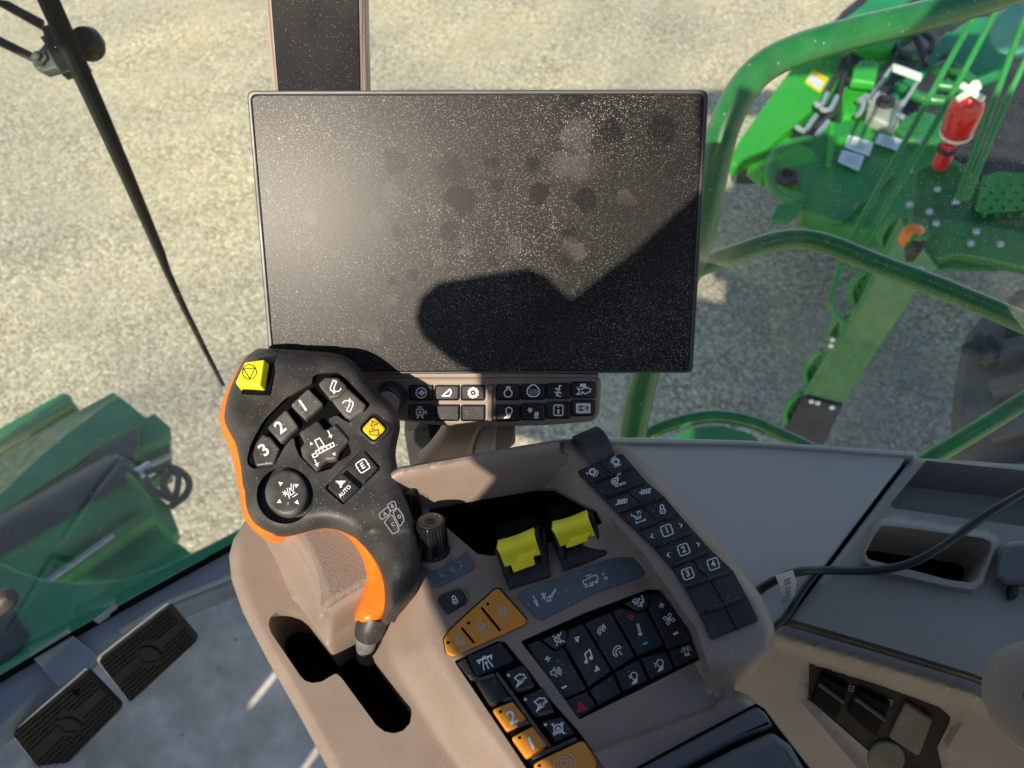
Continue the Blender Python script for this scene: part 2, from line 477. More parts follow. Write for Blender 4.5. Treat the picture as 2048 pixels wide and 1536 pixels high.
M['redp'] = mat('red_paint', (.62, .012, .02), .28, coat=.5)
M['whitep'] = mat('white_plastic', (.7, .74, .70), .4)
M['amber'] = mat('amber_lens', (.8, .2, .02), .3)
M['teal'] = mat('pale_cover', (.08, .30, .26), .4)
M['pad'] = mat('black_pedal_rubber', (.011, .011, .012), .65, grain=.3, gscale=500, film=.02, spec=.35)
M['post'] = mat('taupe_post', (.36, .28, .24), .4, grain=.2, gscale=1500)
M['postg'] = mat('speckled_black_glass', (.008, .008, .008), .35, dust=.05, dscale=1500, spec=.2)
M['cable'] = mat('black_cable', (.010, .012, .012), .4)
M['labelw'] = mat('white_paper', (.62, .66, .72), .5)
M['labely'] = mat('yellow_paper', (.8, .55, .03), .5)
M['wip'] = mat('wiper_black', (.006, .009, .011), .45, var=.3, vscale=30, spec=.3)
M['wipdirt'] = mat('dusty_bracket', (.08, .09, .08), .6, var=.5, vscale=60)

def ground_mat():
    m = bpy.data.materials.new('gravel_ground'); m.use_nodes = True; nt = m.node_tree; N = nt.nodes; L = nt.links
    b = N['Principled BSDF']; b.inputs['Roughness'].default_value = .9; b.inputs['Specular IOR Level'].default_value = .25
    tc = N.new('ShaderNodeTexCoord')
    def noise(s, d): x = N.new('ShaderNodeTexNoise'); x.inputs['Scale'].default_value = s; x.inputs['Detail'].default_value = d; L.new(tc.outputs['Object'], x.inputs['Vector']); return x
    def cr(o, stops):
        x = N.new('ShaderNodeValToRGB'); L.new(o, x.inputs[0]); e = x.color_ramp.elements
        while len(e) < len(stops): e.new(.5)
        for k, (p, c) in enumerate(stops): e[k].position = p; e[k].color = (*c, 1)
        return x.outputs[0]
    v = N.new('ShaderNodeTexVoronoi'); v.inputs['Scale'].default_value = 58; L.new(tc.outputs['Object'], v.inputs['Vector'])
    sp = N.new('ShaderNodeSeparateColor'); L.new(v.outputs['Color'], sp.inputs[0])
    stones = cr(sp.outputs[0], [(0, (.10, .092, .078)), (.3, (.28, .26, .215)), (.6, (.46, .43, .355)), (.85, (.58, .55, .46)), (1, (.84, .82, .74))])
    fine = cr(noise(120, 4).outputs[0], [(.3, (.22, .205, .17)), (.7, (.64, .60, .50))])
    big = noise(1.3, 6)
    mx = N.new('ShaderNodeMix'); mx.data_type = 'RGBA'; L.new(cr(big.outputs[0], [(.35, (.35,)*3), (.7, (.8,)*3)]), mx.inputs[0]); L.new(fine, mx.inputs[6]); L.new(stones, mx.inputs[7])
    tn = cr(noise(.55, 4).outputs[0], [(.3, (.70, .71, .73)), (.55, (1.03, .98, .88)), (.75, (1.20, 1.10, .88))])
    m2 = N.new('ShaderNodeMix'); m2.data_type = 'RGBA'; m2.blend_type = 'MULTIPLY'; m2.inputs[0].default_value = 1; L.new(mx.outputs[2], m2.inputs[6]); L.new(tn, m2.inputs[7])
    # tyre tracks: broad curved bands with a little less loose stone
    w = N.new('ShaderNodeTexWave'); w.wave_type = 'RINGS'; w.rings_direction = 'Z'; w.inputs['Scale'].default_value = .42; w.inputs['Distortion'].default_value = 3; w.inputs['Detail Scale'].default_value = .6
    mp = N.new('ShaderNodeMapping'); mp.inputs['Location'].default_value = (4, -9, 0); L.new(tc.outputs['Object'], mp.inputs[0]); L.new(mp.outputs[0], w.inputs['Vector'])
    m3 = N.new('ShaderNodeMix'); m3.data_type = 'RGBA'; m3.blend_type = 'MULTIPLY'; m3.inputs[0].default_value = 1; L.new(m2.outputs[2], m3.inputs[6])
    L.new(cr(w.outputs[1], [(.2, (1.13, 1.10, 1.02)), (.8, (1.19, 1.16, 1.08))]), m3.inputs[7])
    L.new(m3.outputs[2], b.inputs['Base Color'])
    bu = N.new('ShaderNodeBump'); bu.inputs['Strength'].default_value = .5; bu.inputs['Distance'].default_value = .010
    ad = N.new('ShaderNodeMath'); ad.operation = 'SUBTRACT'; L.new(noise(110, 4).outputs[0], ad.inputs[0]); L.new(v.outputs['Distance'], ad.inputs[1])
    L.new(ad.outputs[0], bu.inputs['Height']); L.new(bu.outputs[0], b.inputs['Normal'])
    return m
M['ground'] = ground_mat()

def glass_mat():
    m = bpy.data.materials.new('dusty_window_glass'); m.use_nodes = True; nt = m.node_tree; N = nt.nodes; L = nt.links
    N.remove(N['Principled BSDF']); out = N['Material Output']
    tr = N.new('ShaderNodeBsdfTransparent'); tr.inputs[0].default_value = (.90, .97, .93, 1)
    gl = N.new('ShaderNodeBsdfGlossy'); gl.inputs['Roughness'].default_value = .02
    fz = N.new('ShaderNodeFresnel'); fz.inputs['IOR'].default_value = 1.5
    hf = N.new('ShaderNodeMath'); hf.operation = 'MULTIPLY'; hf.inputs[1].default_value = .2; L.new(fz.outputs[0], hf.inputs[0])
    a = N.new('ShaderNodeMixShader'); L.new(hf.outputs[0], a.inputs[0]); L.new(tr.outputs[0], a.inputs[1]); L.new(gl.outputs[0], a.inputs[2])
    df = N.new('ShaderNodeBsdfDiffuse'); df.inputs[0].default_value = (.75, .68, .52, 1)
    tc = N.new('ShaderNodeTexCoord')
    vo = N.new('ShaderNodeTexVoronoi'); vo.inputs['Scale'].default_value = 330; L.new(tc.outputs['Object'], vo.inputs['Vector'])
    sp = N.new('ShaderNodeSeparateColor'); L.new(vo.outputs['Color'], sp.inputs[0])
    def math_(op, x, y):
        k = N.new('ShaderNodeMath'); k.operation = op
        for i, z in enumerate((x, y)):
            if isinstance(z, (int, float)): k.inputs[i].default_value = z
            else: L.new(z, k.inputs[i])
        return k.outputs[0]
    nz = N.new('ShaderNodeTexNoise'); nz.inputs['Scale'].default_value = 5; nz.inputs['Detail'].default_value = 5; L.new(tc.outputs['Object'], nz.inputs['Vector'])
    near = N.new('ShaderNodeMapRange'); vd = N.new('ShaderNodeVectorMath'); vd.operation = 'DISTANCE'; L.new(tc.outputs['Object'], vd.inputs[0])
    vd.inputs[1].default_value = tuple(GL_SPOT); L.new(vd.outputs['Value'], near.inputs[0])
    near.inputs[1].default_value = .03; near.inputs[2].default_value = .26; near.inputs[3].default_value = .9; near.inputs[4].default_value = .03
    spk = math_('MULTIPLY', math_('LESS_THAN', vo.outputs['Distance'], .16), math_('LESS_THAN', sp.outputs[0], near.outputs[0]))
    film = math_('MULTIPLY', nz.outputs[0], .018)
    fac = math_('MAXIMUM', math_('MULTIPLY', spk, .6), film)
    b = N.new('ShaderNodeMixShader'); L.new(fac, b.inputs[0]); L.new(a.outputs[0], b.inputs[1]); L.new(df.outputs[0], b.inputs[2])
    L.new(b.outputs[0], out.inputs[0]); return m

def screen_mat(pl, corners):
    """black display glass: lint, dust film, finger marks rubbed out of the dust"""
    m = bpy.data.materials.new('dusty_display_glass'); m.use_nodes = True; nt = m.node_tree; N = nt.nodes; L = nt.links
    b = N['Principled BSDF']; b.inputs['Specular IOR Level'].default_value = .13
    tc = N.new('ShaderNodeTexCoord'); P = tc.outputs['Object']
    def mth(op, x, y=0.0, z=None):
        k = N.new('ShaderNodeMath'); k.operation = op
        for i, q in enumerate((x, y) if z is None else (x, y, z)):
            if isinstance(q, (int, float)): k.inputs[i].default_value = q
            else: L.new(q, k.inputs[i])
        return k.outputs[0]
    def rg(o, a, bb, c, d, smo=False):
        x = N.new('ShaderNodeMapRange'); x.interpolation_type = 'SMOOTHSTEP' if smo else 'LINEAR'; L.new(o, x.inputs[0])
        for i, q in enumerate((a, bb, c, d)): x.inputs[i+1].default_value = q
        return x.outputs[0]
    def noise(s, d, vec=None): x = N.new('ShaderNodeTexNoise'); x.inputs['Scale'].default_value = s; x.inputs['Detail'].default_value = d; L.new(vec or P, x.inputs['Vector']); return x
    def lint(scale, dist, keep, warp):
        nz = noise(scale*.8, 1)
        ad = N.new('ShaderNodeVectorMath'); ad.operation = 'MULTIPLY_ADD'; L.new(nz.outputs['Color'], ad.inputs[0]); ad.inputs[1].default_value = (warp,)*3; L.new(P, ad.inputs[2])
        v = N.new('ShaderNodeTexVoronoi'); v.inputs['Scale'].default_value = scale; L.new(ad.outputs[0], v.inputs['Vector'])
        s = N.new('ShaderNodeSeparateColor'); L.new(v.outputs['Color'], s.inputs[0])
        return mth('MULTIPLY', mth('LESS_THAN', v.outputs['Distance'], dist), mth('LESS_THAN', s.outputs[0], keep))
    spk = mth('MAXIMUM', mth('MAXIMUM', lint(900, .28, .24, .0018), lint(480, .17, .16, .005)), lint(1500, .32, .24, .0))
    # finger marks: dark where the dust is wiped, some pale with grease
    dark = None; pale = None
    wv = noise(110, 3)
    wob = N.new('ShaderNodeVectorMath'); wob.operation = 'MULTIPLY_ADD'; L.new(wv.outputs['Color'], wob.inputs[0]); wob.inputs[1].default_value = (.014,)*3; L.new(P, wob.inputs[2])
    for (x, y, r, k) in corners:
        c = pl.hit(x, y) + Vector((.007,)*3)
        vd = N.new('ShaderNodeVectorMath'); vd.operation = 'DISTANCE'; L.new(wob.outputs[0], vd.inputs[0]); vd.inputs[1].default_value = tuple(c)
        f = rg(vd.outputs['Value'], r*.72, r*1.05, 1.0, 0.0, True)
        f = mth('MULTIPLY', f, abs(k))
        if k > 0: dark = f if dark is None else mth('MAXIMUM', dark, f)
        else: pale = f if pale is None else mth('MAXIMUM', pale, f)
    keep = mth('SUBTRACT', 1.0, dark)
    sm = noise(38, 8)
    pal = mth('MULTIPLY', pale, rg(sm.outputs[0], .34, .62, .1, 1.3))
    film = mth('MULTIPLY', rg(noise(14, 6).outputs[0], .3, .75, .5, 1.3), mth('POWER', keep, 1.6))
    filmv = mth('ADD', mth('MULTIPLY', film, .019), mth('MULTIPLY', pal, .045))
    dens = rg(noise(9, 5).outputs[0], .32, .68, .25, 1.25)
    spv = mth('MULTIPLY', mth('MULTIPLY', mth('MULTIPLY', spk, dens), mth('ADD', mth('MULTIPLY', keep, .8), .2)), .42)
    tot = mth('MAXIMUM', filmv, spv)
    cr = N.new('ShaderNodeMix'); cr.data_type = 'RGBA'; L.new(tot, cr.inputs[0]); cr.inputs[6].default_value = (.006, .006, .007, 1); cr.inputs[7].default_value = (.80, .76, .70, 1)
    L.new(cr.outputs[2], b.inputs['Base Color'])
    L.new(mth('ADD', mth('MULTIPLY', keep, -.03), .36), b.inputs['Roughness'])
    return m
EZ = EYE.z
# ================================================================== SETTING
def flat(name, pts3, m, kind='structure'):
    o = mk(name, pts3, [tuple(range(len(pts3)))], m); o['kind'] = kind; return o
g = 60
gr = flat('ground', [(-g, -g, 0), (g, -g, 0), (g, g, 0), (-g, g, 0)], M['ground'])

# ---- cab floor and front sill
PF = horiz(EZ-1.25); PG = horiz(EZ-1.15)
fl = slab('floor', fL([(-300, 1560), (-100, 1180), (830, 640), (1450, 330), (2600, -150), (3600, 400), (3600, 3400), (-300, 3400)]), PF, M['floor'], thick=.04, bev=.004)
fl['kind'] = 'structure'
t = thing('windshield_sill', 'grey blue metal sill strip along the foot of the front window above the pedals', 'sill', pt(200, 1280, 1.2))
slab('sill_strip', fL([(-300, 1060), (0, 900), (240, 760), (500, 590), (1000, 330), (1700, -60), (1900, -160), (1900, 120), (1640, 240), (1000, 500), (640, 720), (300, 960), (0, 1260), (-300, 1440)]), PG, M['sill'], t, thick=.05, bev=.006)
slab('sill_rib', fL([(830, 570), (845, 555), (1180, 350), (1900, 60), (1900, 85), (1190, 372), (850, 580)]), PG, M['sillp'], t, h=.006, thick=.01, bev=.002)
slab('window_seal', fL([(-300, 1035), (0, 880), (520, 565), (1000, 300), (1700, -85), (1700, -62), (1000, 325), (525, 590), (0, 905), (-300, 1060)]), PG, M['well'], t, h=.012, thick=.02, bev=.002)
slab('cover_plate', fL([(205, 740), (470, 560), (520, 610), (670, 740), (560, 860), (420, 955), (290, 820)]), PG, M['sillp'], t, h=.01, thick=.012, bev=.002)
slab('seam_plate', fL([(290, 832), (520, 618), (672, 745), (560, 870), (415, 960)]), PG, M['sill'], t, h=.014, thick=.006, bev=.001)
slab('tab', fL([(655, 495), (800, 380), (825, 390), (815, 408), (680, 505)]), PG, M['sillp'], t, h=.016, thick=.01, bev=.001)

# ---- curved window glass round the cab
ga = PG.hit(-300, 1500); gb = PG.hit(0, 1345); gc = PG.hit(470, 1090)
def plan(p): return (p.x, p.y)
gp = [plan(gb + (gb-gc)*1.5), plan(gb), plan(gc), (gc.x+.28, gc.y+.12), (.12, .68), (.34, .50), (.62, .43), (1.5, .33)]
gl2 = smooth(gp, 6, False); V = []; F = []
for i, p in enumerate(gl2):
    k = i/(len(gl2)-1); zb = (EZ-1.155) if p[0] < -.3 else (EZ-1.155 + .535*sst(-.3, .25, p[0]))
    # glass leans outward a little towards its top
    V += [(p[0], p[1], zb), (p[0]*1.06, p[1]+.14, EZ+.55)]
for i in range(len(gl2)-1): F.append((2*i, 2*i+2, 2*i+3, 2*i+1))
GL_SPOT = Vector((.47, .50, EZ-.22))
r_ = ray(1900, 480); GL_SPOT = EYE + r_*(.50/r_.y)
M['glass'] = glass_mat()
gl = mk('window_glass', V, F, M['glass'], ang=60)
tag(gl, 'large curved dusty cab window seen through from inside, with specks by the handrail', 'window')

# ================================================================== OUTSIDE MACHINE
# ---- handrails
def rail(name, pts, r, label, m='green', grp=None, extra=()):
    P = [pt(*p) for p in pts]
    t = thing(name, label, 'handrail', P[0], grp)
    tube('rail', P, r, M[m], t, n=18); return t
rail('handrail', [(1255, 930, 1.20), (1290, 750, 1.15), (1345, 610, 1.10), (1398, 480, 1.07), (1425, 350, 1.04), (1452, 245, 1.02), (1500, 160, 1.01), (1570, 110, 1.01), (1700, 68, 1.02), (1850, 32, 1.04), (2080, -35, 1.08)], .0215,
     'thick green tubular handrail curving round the right edge of the black display')
rail('handrail', [(1200, 612, 1.2), (1300, 573, 1.19), (1400, 533, 1.18), (1480, 505, 1.17), (1545, 484, 1.165), (1600, 478, 1.16), (1660, 490, 1.155), (1760, 530, 1.14), (1900, 583, 1.12), (2100, 668, 1.10)], .0160,
     'green tubular rail with one bend crossing in front of the ladder')
t = rail('handrail', [(1250, 900, 1.35), (1300, 866, 1.35), (1360, 843, 1.35), (1430, 832, 1.35), (1500, 843, 1.35), (1560, 868, 1.35), (1680, 925, 1.35)], .0125,
     'low green rail with a shallow bend just above the grey lid')
slab('mount_plate', fI([(-300, 1560), (-60, 1440), (140, 1425), (330, 1480), (460, 1600), (200, 1800), (-300, 1800)]), plane3((1300, 880, 1.4), (1500, 880, 1.4), (1400, 950, 1.34)), M['teal'] if 0 else M['green2'], t, thick=.01)
rail('handrail', [(1800, 955, 1.5), (1870, 910, 1.5), (1950, 862, 1.48), (2100, 768, 1.45)], .0185,
     'straight green rail crossing the tyre at the right edge')
# ---- ladder with thin rails
PL_ = plane3((1830, 420, 2.35), (1640, 800, 2.75), (1700, 430, 2.42))
t = thing('ladder', 'green access ladder with rounded treads and a black foot standing over the gravel', 'ladder', pt(1640, 800, 2.8))
slab('side_beam', fI([(1275, 120), (1510, 430), (1362, 600), (905, 1293), (655, 1235), (1000, 680)]), PL_, M['green'], t, thick=.05, bev=.006)
slab('beam_flange', fI([(1262, 110), (1285, 125), (1005, 690), (668, 1240), (648, 1232), (985, 680)]), PL_, M['green2'], t, h=.012, thick=.06, bev=.004)
slab('foot', fI([(650, 1238), (905, 1300), (780, 1560), (530, 1480)]), PL_, M['dark'], t, h=.014, thick=.06, bev=.01)
for i, (x, y) in enumerate([(838, 880), (828, 918), (705, 1270), (745, 1280), (835, 1308)]):
    c = fI(x, y); p = PL_.hit(*c, .016); lathe('bolt', p, PL_.n, [(.010, 0), (.010, .006), (.006, .009)], M['silver'], t, n=10)
PT2 = PL_.off(-.05)
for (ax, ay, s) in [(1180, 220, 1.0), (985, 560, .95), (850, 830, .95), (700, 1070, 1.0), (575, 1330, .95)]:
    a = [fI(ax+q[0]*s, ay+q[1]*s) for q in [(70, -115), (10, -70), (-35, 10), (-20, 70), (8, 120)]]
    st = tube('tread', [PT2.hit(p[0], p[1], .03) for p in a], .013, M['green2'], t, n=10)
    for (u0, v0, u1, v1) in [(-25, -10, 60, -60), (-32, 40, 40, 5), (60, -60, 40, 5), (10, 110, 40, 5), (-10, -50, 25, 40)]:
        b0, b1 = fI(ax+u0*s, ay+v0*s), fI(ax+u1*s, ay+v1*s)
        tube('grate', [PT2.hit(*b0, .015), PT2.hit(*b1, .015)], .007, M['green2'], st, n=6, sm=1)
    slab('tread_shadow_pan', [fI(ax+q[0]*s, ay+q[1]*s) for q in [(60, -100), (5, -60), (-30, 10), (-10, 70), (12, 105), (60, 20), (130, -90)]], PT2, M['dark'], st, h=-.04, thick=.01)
rr_ = []
for k, (pts, dd, lab) in enumerate([
    ([(1990, -30), (1944, 41), (1820, 265), (1704, 475), (1664, 590), (1662, 615), (1684, 645), (1682, 665)], 2.1, 'thin green upright rail furthest left, with a curled lower end by the ladder'),
    ([(2010, -20), (1985, 35), (1868, 253), (1732, 481), (1700, 540)], 2.05, 'thin green upright rail just right of the curled one, brightly lit in its middle'),
    ([(2085, -40), (2048, 41), (1975, 237), (1915, 400)], 2.0, 'thin green upright rail in front of the fire extinguisher'),
    ([(2080, 55), (2048, 127), (2001, 228), (1932, 400)], 1.95, 'rightmost thin green upright rail, beside the perforated step')]):
    t = thing('guard_rail', lab, 'rail', pt(*pts[-1], dd), 'thin rails of the access platform')
    tube('rail', [pt(x, y, dd+.12*i/len(pts)) for i, (x, y) in enumerate(pts)], .0085, M['green2'], t, n=10)
# ---- platform
PP = plane3((1900, 300, 2.5), (2100, 560, 2.35), (1800, 560, 2.5))
t = thing('access_platform', 'green steel platform with perforated step plate and rivets at the right edge', 'platform', pt(1950, 500, 2.4))
slab('deck', fH([(1340, 1330), (1370, 1080), (1480, 1020), (1620, 1040), (1700, 1110), (1800, 1180), (2300, 1250), (2300, 1700), (1300, 1700)]), PP, M['green'], t, h=-.02, thick=.03, bev=.004)
hole = [circ(*fH(1800+80*i+(40 if j % 2 else 0), 1170+48*j), 4.2, 2.6, 10, 20) for i in range(5) for j in range(6)]
slab('perforated_step', fH([(1790, 1110), (1900, 1080), (2400, 1130), (2400, 1530), (1890, 1470), (1880, 1400), (1740, 1330)]), PP, M['green2'], t, h=.02, thick=.01, bev=.001, holes=hole)
slab('beam', fI([(1330, 110), (1400, 90), (1900, 170), (2400, 260), (2400, 470), (2100, 450), (1900, 395), (1640, 345), (1500, 380), (1380, 330)]), PP, M['green'], t, h=.06, thick=.07, bev=.01)
for (x, y) in [(1490, 150), (1450, 75), (1745, 200), (1710, 275), (1897, 280), (1325, 30), (1215, 290), (1250, 380), (1395, 432), (1500, -65), (1325, -190), (1400, -370)]:
    c = fI(x, y); lathe('rivet', PP.hit(*c, .065 if y > 0 else .0), PP.n, [(.012, 0), (.011, .005), (.005, .008)], M['silver'], t, n=10)
t = thing('marker_lamp', 'orange lamp with a green and black body hanging at the platform corner', 'lamp', pt(1825, 470, 2.3))
p = pt(1818, 478, 2.2); lathe('lens', p, Vector((-.2, -.5, .8)), [(.001, -.01), (.03, 0), (.033, .03), (.028, .06), (.012, .075)], M['amber'], t, n=20)
slab('bracket', fI([(1340, 120), (1440, 120), (1450, 235), (1350, 235)]), plane3((1830, 440, 2.15), (1900, 450, 2.15), (1830, 500, 2.1)), M['green2'], t, thick=.05, bev=.008)
slab('lamp_base', fI([(1345, 228), (1435, 238), (1400, 330), (1355, 330)]), plane3((1830, 440, 2.17), (1900, 450, 2.17), (1830, 500, 2.12)), M['dark'], t, thick=.05, bev=.008)
# triangular sign on the platform
slab('decal', fH([(1670, 1120), (1590, 1290), (1640, 1290)]), PP, M['labelw'], None, h=.004, thick=.002, bev=.0003)
o = bpy.data.objects['decal']; tag(o, 'narrow white and orange triangular sticker on the green platform', 'sticker')
# ---- fire extinguisher
t = thing('fire_extinguisher', 'red fire extinguisher with white handle and black strap behind the thin rails', 'fire extinguisher', pt(1900, 300, 2.3))
a = pt(1943, 190, 2.25); b = pt(1912, 268, 2.40); ax = (a-b).normalized(); L_ = (a-b).length
lathe('cylinder', b, ax, [(.02, -.01), (.045, 0), (.05, .012), (.05, L_*.62), (.047, L_*.76), (.036, L_*.9), (.016, L_), (.014, L_+.02)], M['redp'], t, n=32)
lathe('valve', a+ax*.01, ax, [(.016, 0), (.016, .03), (.01, .04)], M['whitep'], t, n=16)
for q in [((1913, 200), (1962, 172)), ((1922, 168), (1968, 200)), ((1934, 186), (1952, 163))]:
    box3('handle', pt(*q[0], 2.22), pt(*q[1], 2.2), .008, M['whitep'], t, bev=.003)
lathe('strap_buckle', pt(1938, 240, 2.335), (EYE-pt(1938, 240, 2.335)), [(.018, 0), (.018, .01), (.008, .014)], M['dark'], t, n=20)
lathe('white_label', b+ax*.008, ax, [(.0505, 0), (.0507, .001), (.0507, .012), (.0505, .013)], M['whitep'], t, n=32)
c2 = pt(1898, 290, 2.42); d2 = pt(1880, 330, 2.5); ax2 = (c2-d2).normalized()
t = thing('hose_canister', 'small red canister with black clip directly below the fire extinguisher', 'canister', d2)
lathe('cylinder', d2, ax2, [(.01, -.005), (.026, 0), (.027, .01), (.027, (c2-d2).length), (.015, (c2-d2).length+.01)], M['redp'], t, n=24)
lathe('clip', d2+ax2*.07, ax2, [(.03, 0), (.03, .02)], M['dark'], t, n=24)
# ---- tyre
t = thing('tyre', 'big dusty black tyre with chunky lugs at the right edge above the tray', 'tyre', pt(2120, 900, 2.9))
c = pt(2160, 900, 2.9); ax = Vector((.62, -.35, .45)).normalized(); RO = .56
prof = [(RO*.45, -.02), (RO*.7, .08), (RO*.9, .08), (RO*.97, .03), (RO, -.06), (RO*.99, -.3), (RO*.9, -.34)]
lathe('carcass', c, ax, prof, M['rubber'], t, n=72)
u = ax.cross(Vector((0, 0, 1))).normalized(); v = ax.cross(u)
for k in range(24):
    an = 2*math.pi*k/24; d = u*math.cos(an)+v*math.sin(an); d2 = u*math.cos(an+.16)+v*math.sin(an+.16)
    box3('lug', c+d*(RO+.02)+ax*.05, c+d2*(RO+.03)-ax*.20, .030, M['rubber'], t, up=d, h=.05, bev=.008)
    box3('lug', c+d*(RO*.86)+ax*.085, c+d*(RO+.02)+ax*.02, .022, M['rubber'], t, up=ax, h=.02, bev=.008)
t = thing('mud_lump', 'dark lump of soil hanging beside the tyre', 'soil', pt(1960, 700, 2.7))
def rock(name, c, r, m, parent):
    bm = bmesh.new(); bmesh.ops.create_icosphere(bm, subdivisions=3, radius=1)
    V = []; 
    for v in bm.verts: k = 1+.22*math.sin(v.co.x*5+1)+.18*math.sin(v.co.y*7)+.1*random.uniform(-1, 1); V.append(c+Vector((v.co.x*r[0], v.co.y*r[1], v.co.z*r[2]))*k)
    F = [tuple(v.index for v in f.verts) for f in bm.faces]; bm.free(); return mk(name, V, F, m, parent, 60)
rock('clod', pt(1965, 700, 2.7), (.055, .06, .05), M['dark'], t)
# ---- unloading / header machinery, upper right
PH = plane3((1600, 200, 3.9), (2040, 200, 3.7), (1600, 460, 3.4))
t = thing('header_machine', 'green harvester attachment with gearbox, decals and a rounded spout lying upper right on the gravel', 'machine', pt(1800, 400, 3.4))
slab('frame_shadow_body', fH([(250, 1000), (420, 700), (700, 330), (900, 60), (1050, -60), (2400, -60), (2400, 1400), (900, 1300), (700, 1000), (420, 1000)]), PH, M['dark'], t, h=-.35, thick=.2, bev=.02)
slab('side_arm', fH([(180, 1010), (250, 880), (380, 700), (480, 560), (600, 400), (720, 360), (880, 330), (960, 370), (900, 480), (830, 590), (650, 740), (500, 870), (400, 950), (290, 1000), (240, 1050)]), PH, M['greenb'], t, h=.0, thick=.08, bev=.01)
slab('lower_block', fH([(310, 1020), (420, 900), (560, 860), (640, 900), (500, 1060), (400, 1090)]), PH, M['greenb'], t, h=-.05, thick=.1, bev=.01)
slab('main_cover', fH([(530, 1030), (640, 900), (820, 770), (1110, 745), (1230, 830), (1500, 930), (1700, 1050), (1900, 1300), (1700, 1500), (1300, 1480), (980, 1440), (830, 1390), (660, 1320), (620, 1200)]), PH, M['green2'], t, h=.02, thick=.12, bev=.02)
slab('cover_ridge', fH([(820, 770), (860, 765), (850, 860), (1110, 850), (1110, 880), (860, 900), (830, 1050), (795, 1040)]), PH, M['greenb'], t, h=.04, thick=.04, bev=.01)
slab('cover_brace', fH([(1200, 1080), (1240, 1090), (900, 1400), (850, 1390)]), PH, M['green'], t, h=.05, thick=.04, bev=.01)
P5 = [PH.hit(*fH(*q), .05) for q in [(700, 880), (600, 900), (480, 960), (435, 1080), (470, 1200), (560, 1260), (640, 1240)]]
tube('spout_rim', P5, .02, M['green2'], t, n=12)
sp_ = tube('spout', [PH.hit(*fH(590, 1050), .02), PH.hit(*fH(560, 1110), -.06), PH.hit(*fH(545, 1140), -.12)], [.13, .12, .1], M['greenb'], t, n=28, sm=3)
lathe('spout_hub', PH.hit(*fH(545, 1135), .03), PH.n, [(.05, 0), (.05, .03), (.03, .035), (.03, .01)], M['dark'], t, n=20)
slab('spout_lip', fH(rnd([(655, 1180), (665, 1260), (630, 1350), (560, 1390), (430, 1400), (480, 1300), (500, 1280), (600, 1290), (640, 1240)], 30)), PH, M['green2'], t, h=.04, thick=.03, bev=.01)
slab('fender', fH([(680, 260), (670, 220), (745, 170), (770, 180), (1000, 20), (1150, -60), (1330, -60), (1200, 60), (900, 190), (760, 260)]), PH, M['worn'], t, h=.12, thick=.03, bev=.005)
slab('fender_skin', fH([(800, 200), (1020, 40), (1130, -60), (1400, -60), (1200, 90), (1000, 150)]), PH, M['greend'], t, h=.16, thick=.02, bev=.004)
slab('belt_guard', fH([(920, 340), (1180, 230), (1190, 250), (1130, 350), (1080, 385), (980, 380)]), PH, M['worn'], t, h=.05, thick=.04, bev=.01)
lathe('gearbox', PH.hit(*fH(1040, 470), -.1), PH.n, [(.13, 0), (.13, .12), (.10, .14), (.10, .2), (.05, .21)], M['greenb'], t, n=28)
slab('gearbox_body', fH([(900, 540), (1010, 510), (1130, 540), (1110, 620), (1010, 730), (900, 740)]), PH, M['greenb'], t, h=.03, thick=.2, bev=.03)
slab('gearbox_cap', fH([(975, 420), (1010, 375), (1100, 370), (1140, 400), (1110, 520), (960, 500)]), PH, M['greenb'], t, h=.12, thick=.06, bev=.02)
slab('casting', fH([(1060, 660), (1085, 590), (1130, 560), (1290, 640), (1260, 770), (1200, 790), (1060, 720)]), PH, M['alum'], t, h=.08, thick=.12, bev=.03)
lathe('casting_port', PH.hit(*fH(1168, 655), .08), PH.n, [(.045, 0), (.045, .02), (.028, .02), (.026, .0)], M['dark'], t, n=20)
for q in [[(805, 590), (760, 680), (735, 650)], [(865, 610), (825, 690), (775, 695), (760, 665)], [(735, 730), (690, 790), (655, 830), (610, 800)], [(810, 770), (740, 850)], [(1045, 605), (1020, 700), (990, 730)], [(1000, 640), (1060, 610), (1080, 640)], [(1250, 720), (1290, 745)], [(1260, 690), (1280, 640)]]:
    tube('fitting', [PH.hit(*fH(*a), .1) for a in q], .013, M['silver'], t, n=8, sm=2)
for q in [[(900, 380), (860, 480), (800, 590)], [(960, 350), (900, 520), (850, 700), (740, 800)], [(940, 500), (1000, 545), (1130, 530)], [(1350, 210), (1400, 320), (1430, 420)], [(1200, 250), (1260, 330), (1330, 360)], [(1400, 200), (1470, 260), (1450, 330)], [(1130, 490), (1200, 400), (1250, 330)]]:
    tube('hose', [PH.hit(*fH(*a), .06) for a in q], .016, M['dark'], t, n=8, sm=4)
for q in [[(1215, 300), (1300, 250), (1360, 190)], [(1190, 200), (1240, 330), (1400, 360)], [(1480, 450), (1560, 420), (1700, 500), (1720, 560), (1500, 540)], [(1250, 540), (1400, 620), (1560, 640)]]:
    tube('pipe', [PH.hit(*fH(*a), .03) for a in q], .028, M['green'], t, n=10, sm=4)
slab('rod_cover', fH([(1215, 405), (1230, 400), (1405, 465), (1400, 495), (1225, 430)]), PH, M['whitep'], t, h=.2, thick=.02)
for q in [((1210, 430), (1080, 610)), ((1395, 490), (1265, 690))]:
    box3('rod', PH.hit(*fH(*q[0]), .17), PH.hit(*fH(*q[1]), .12), .008, M['sill'], t)
slab('rear_panel', fH([(1220, 770), (1350, 690), (1480, 700), (1620, 800), (1560, 900), (1300, 880)]), PH, M['green'], t, h=.06, thick=.1, bev=.03)
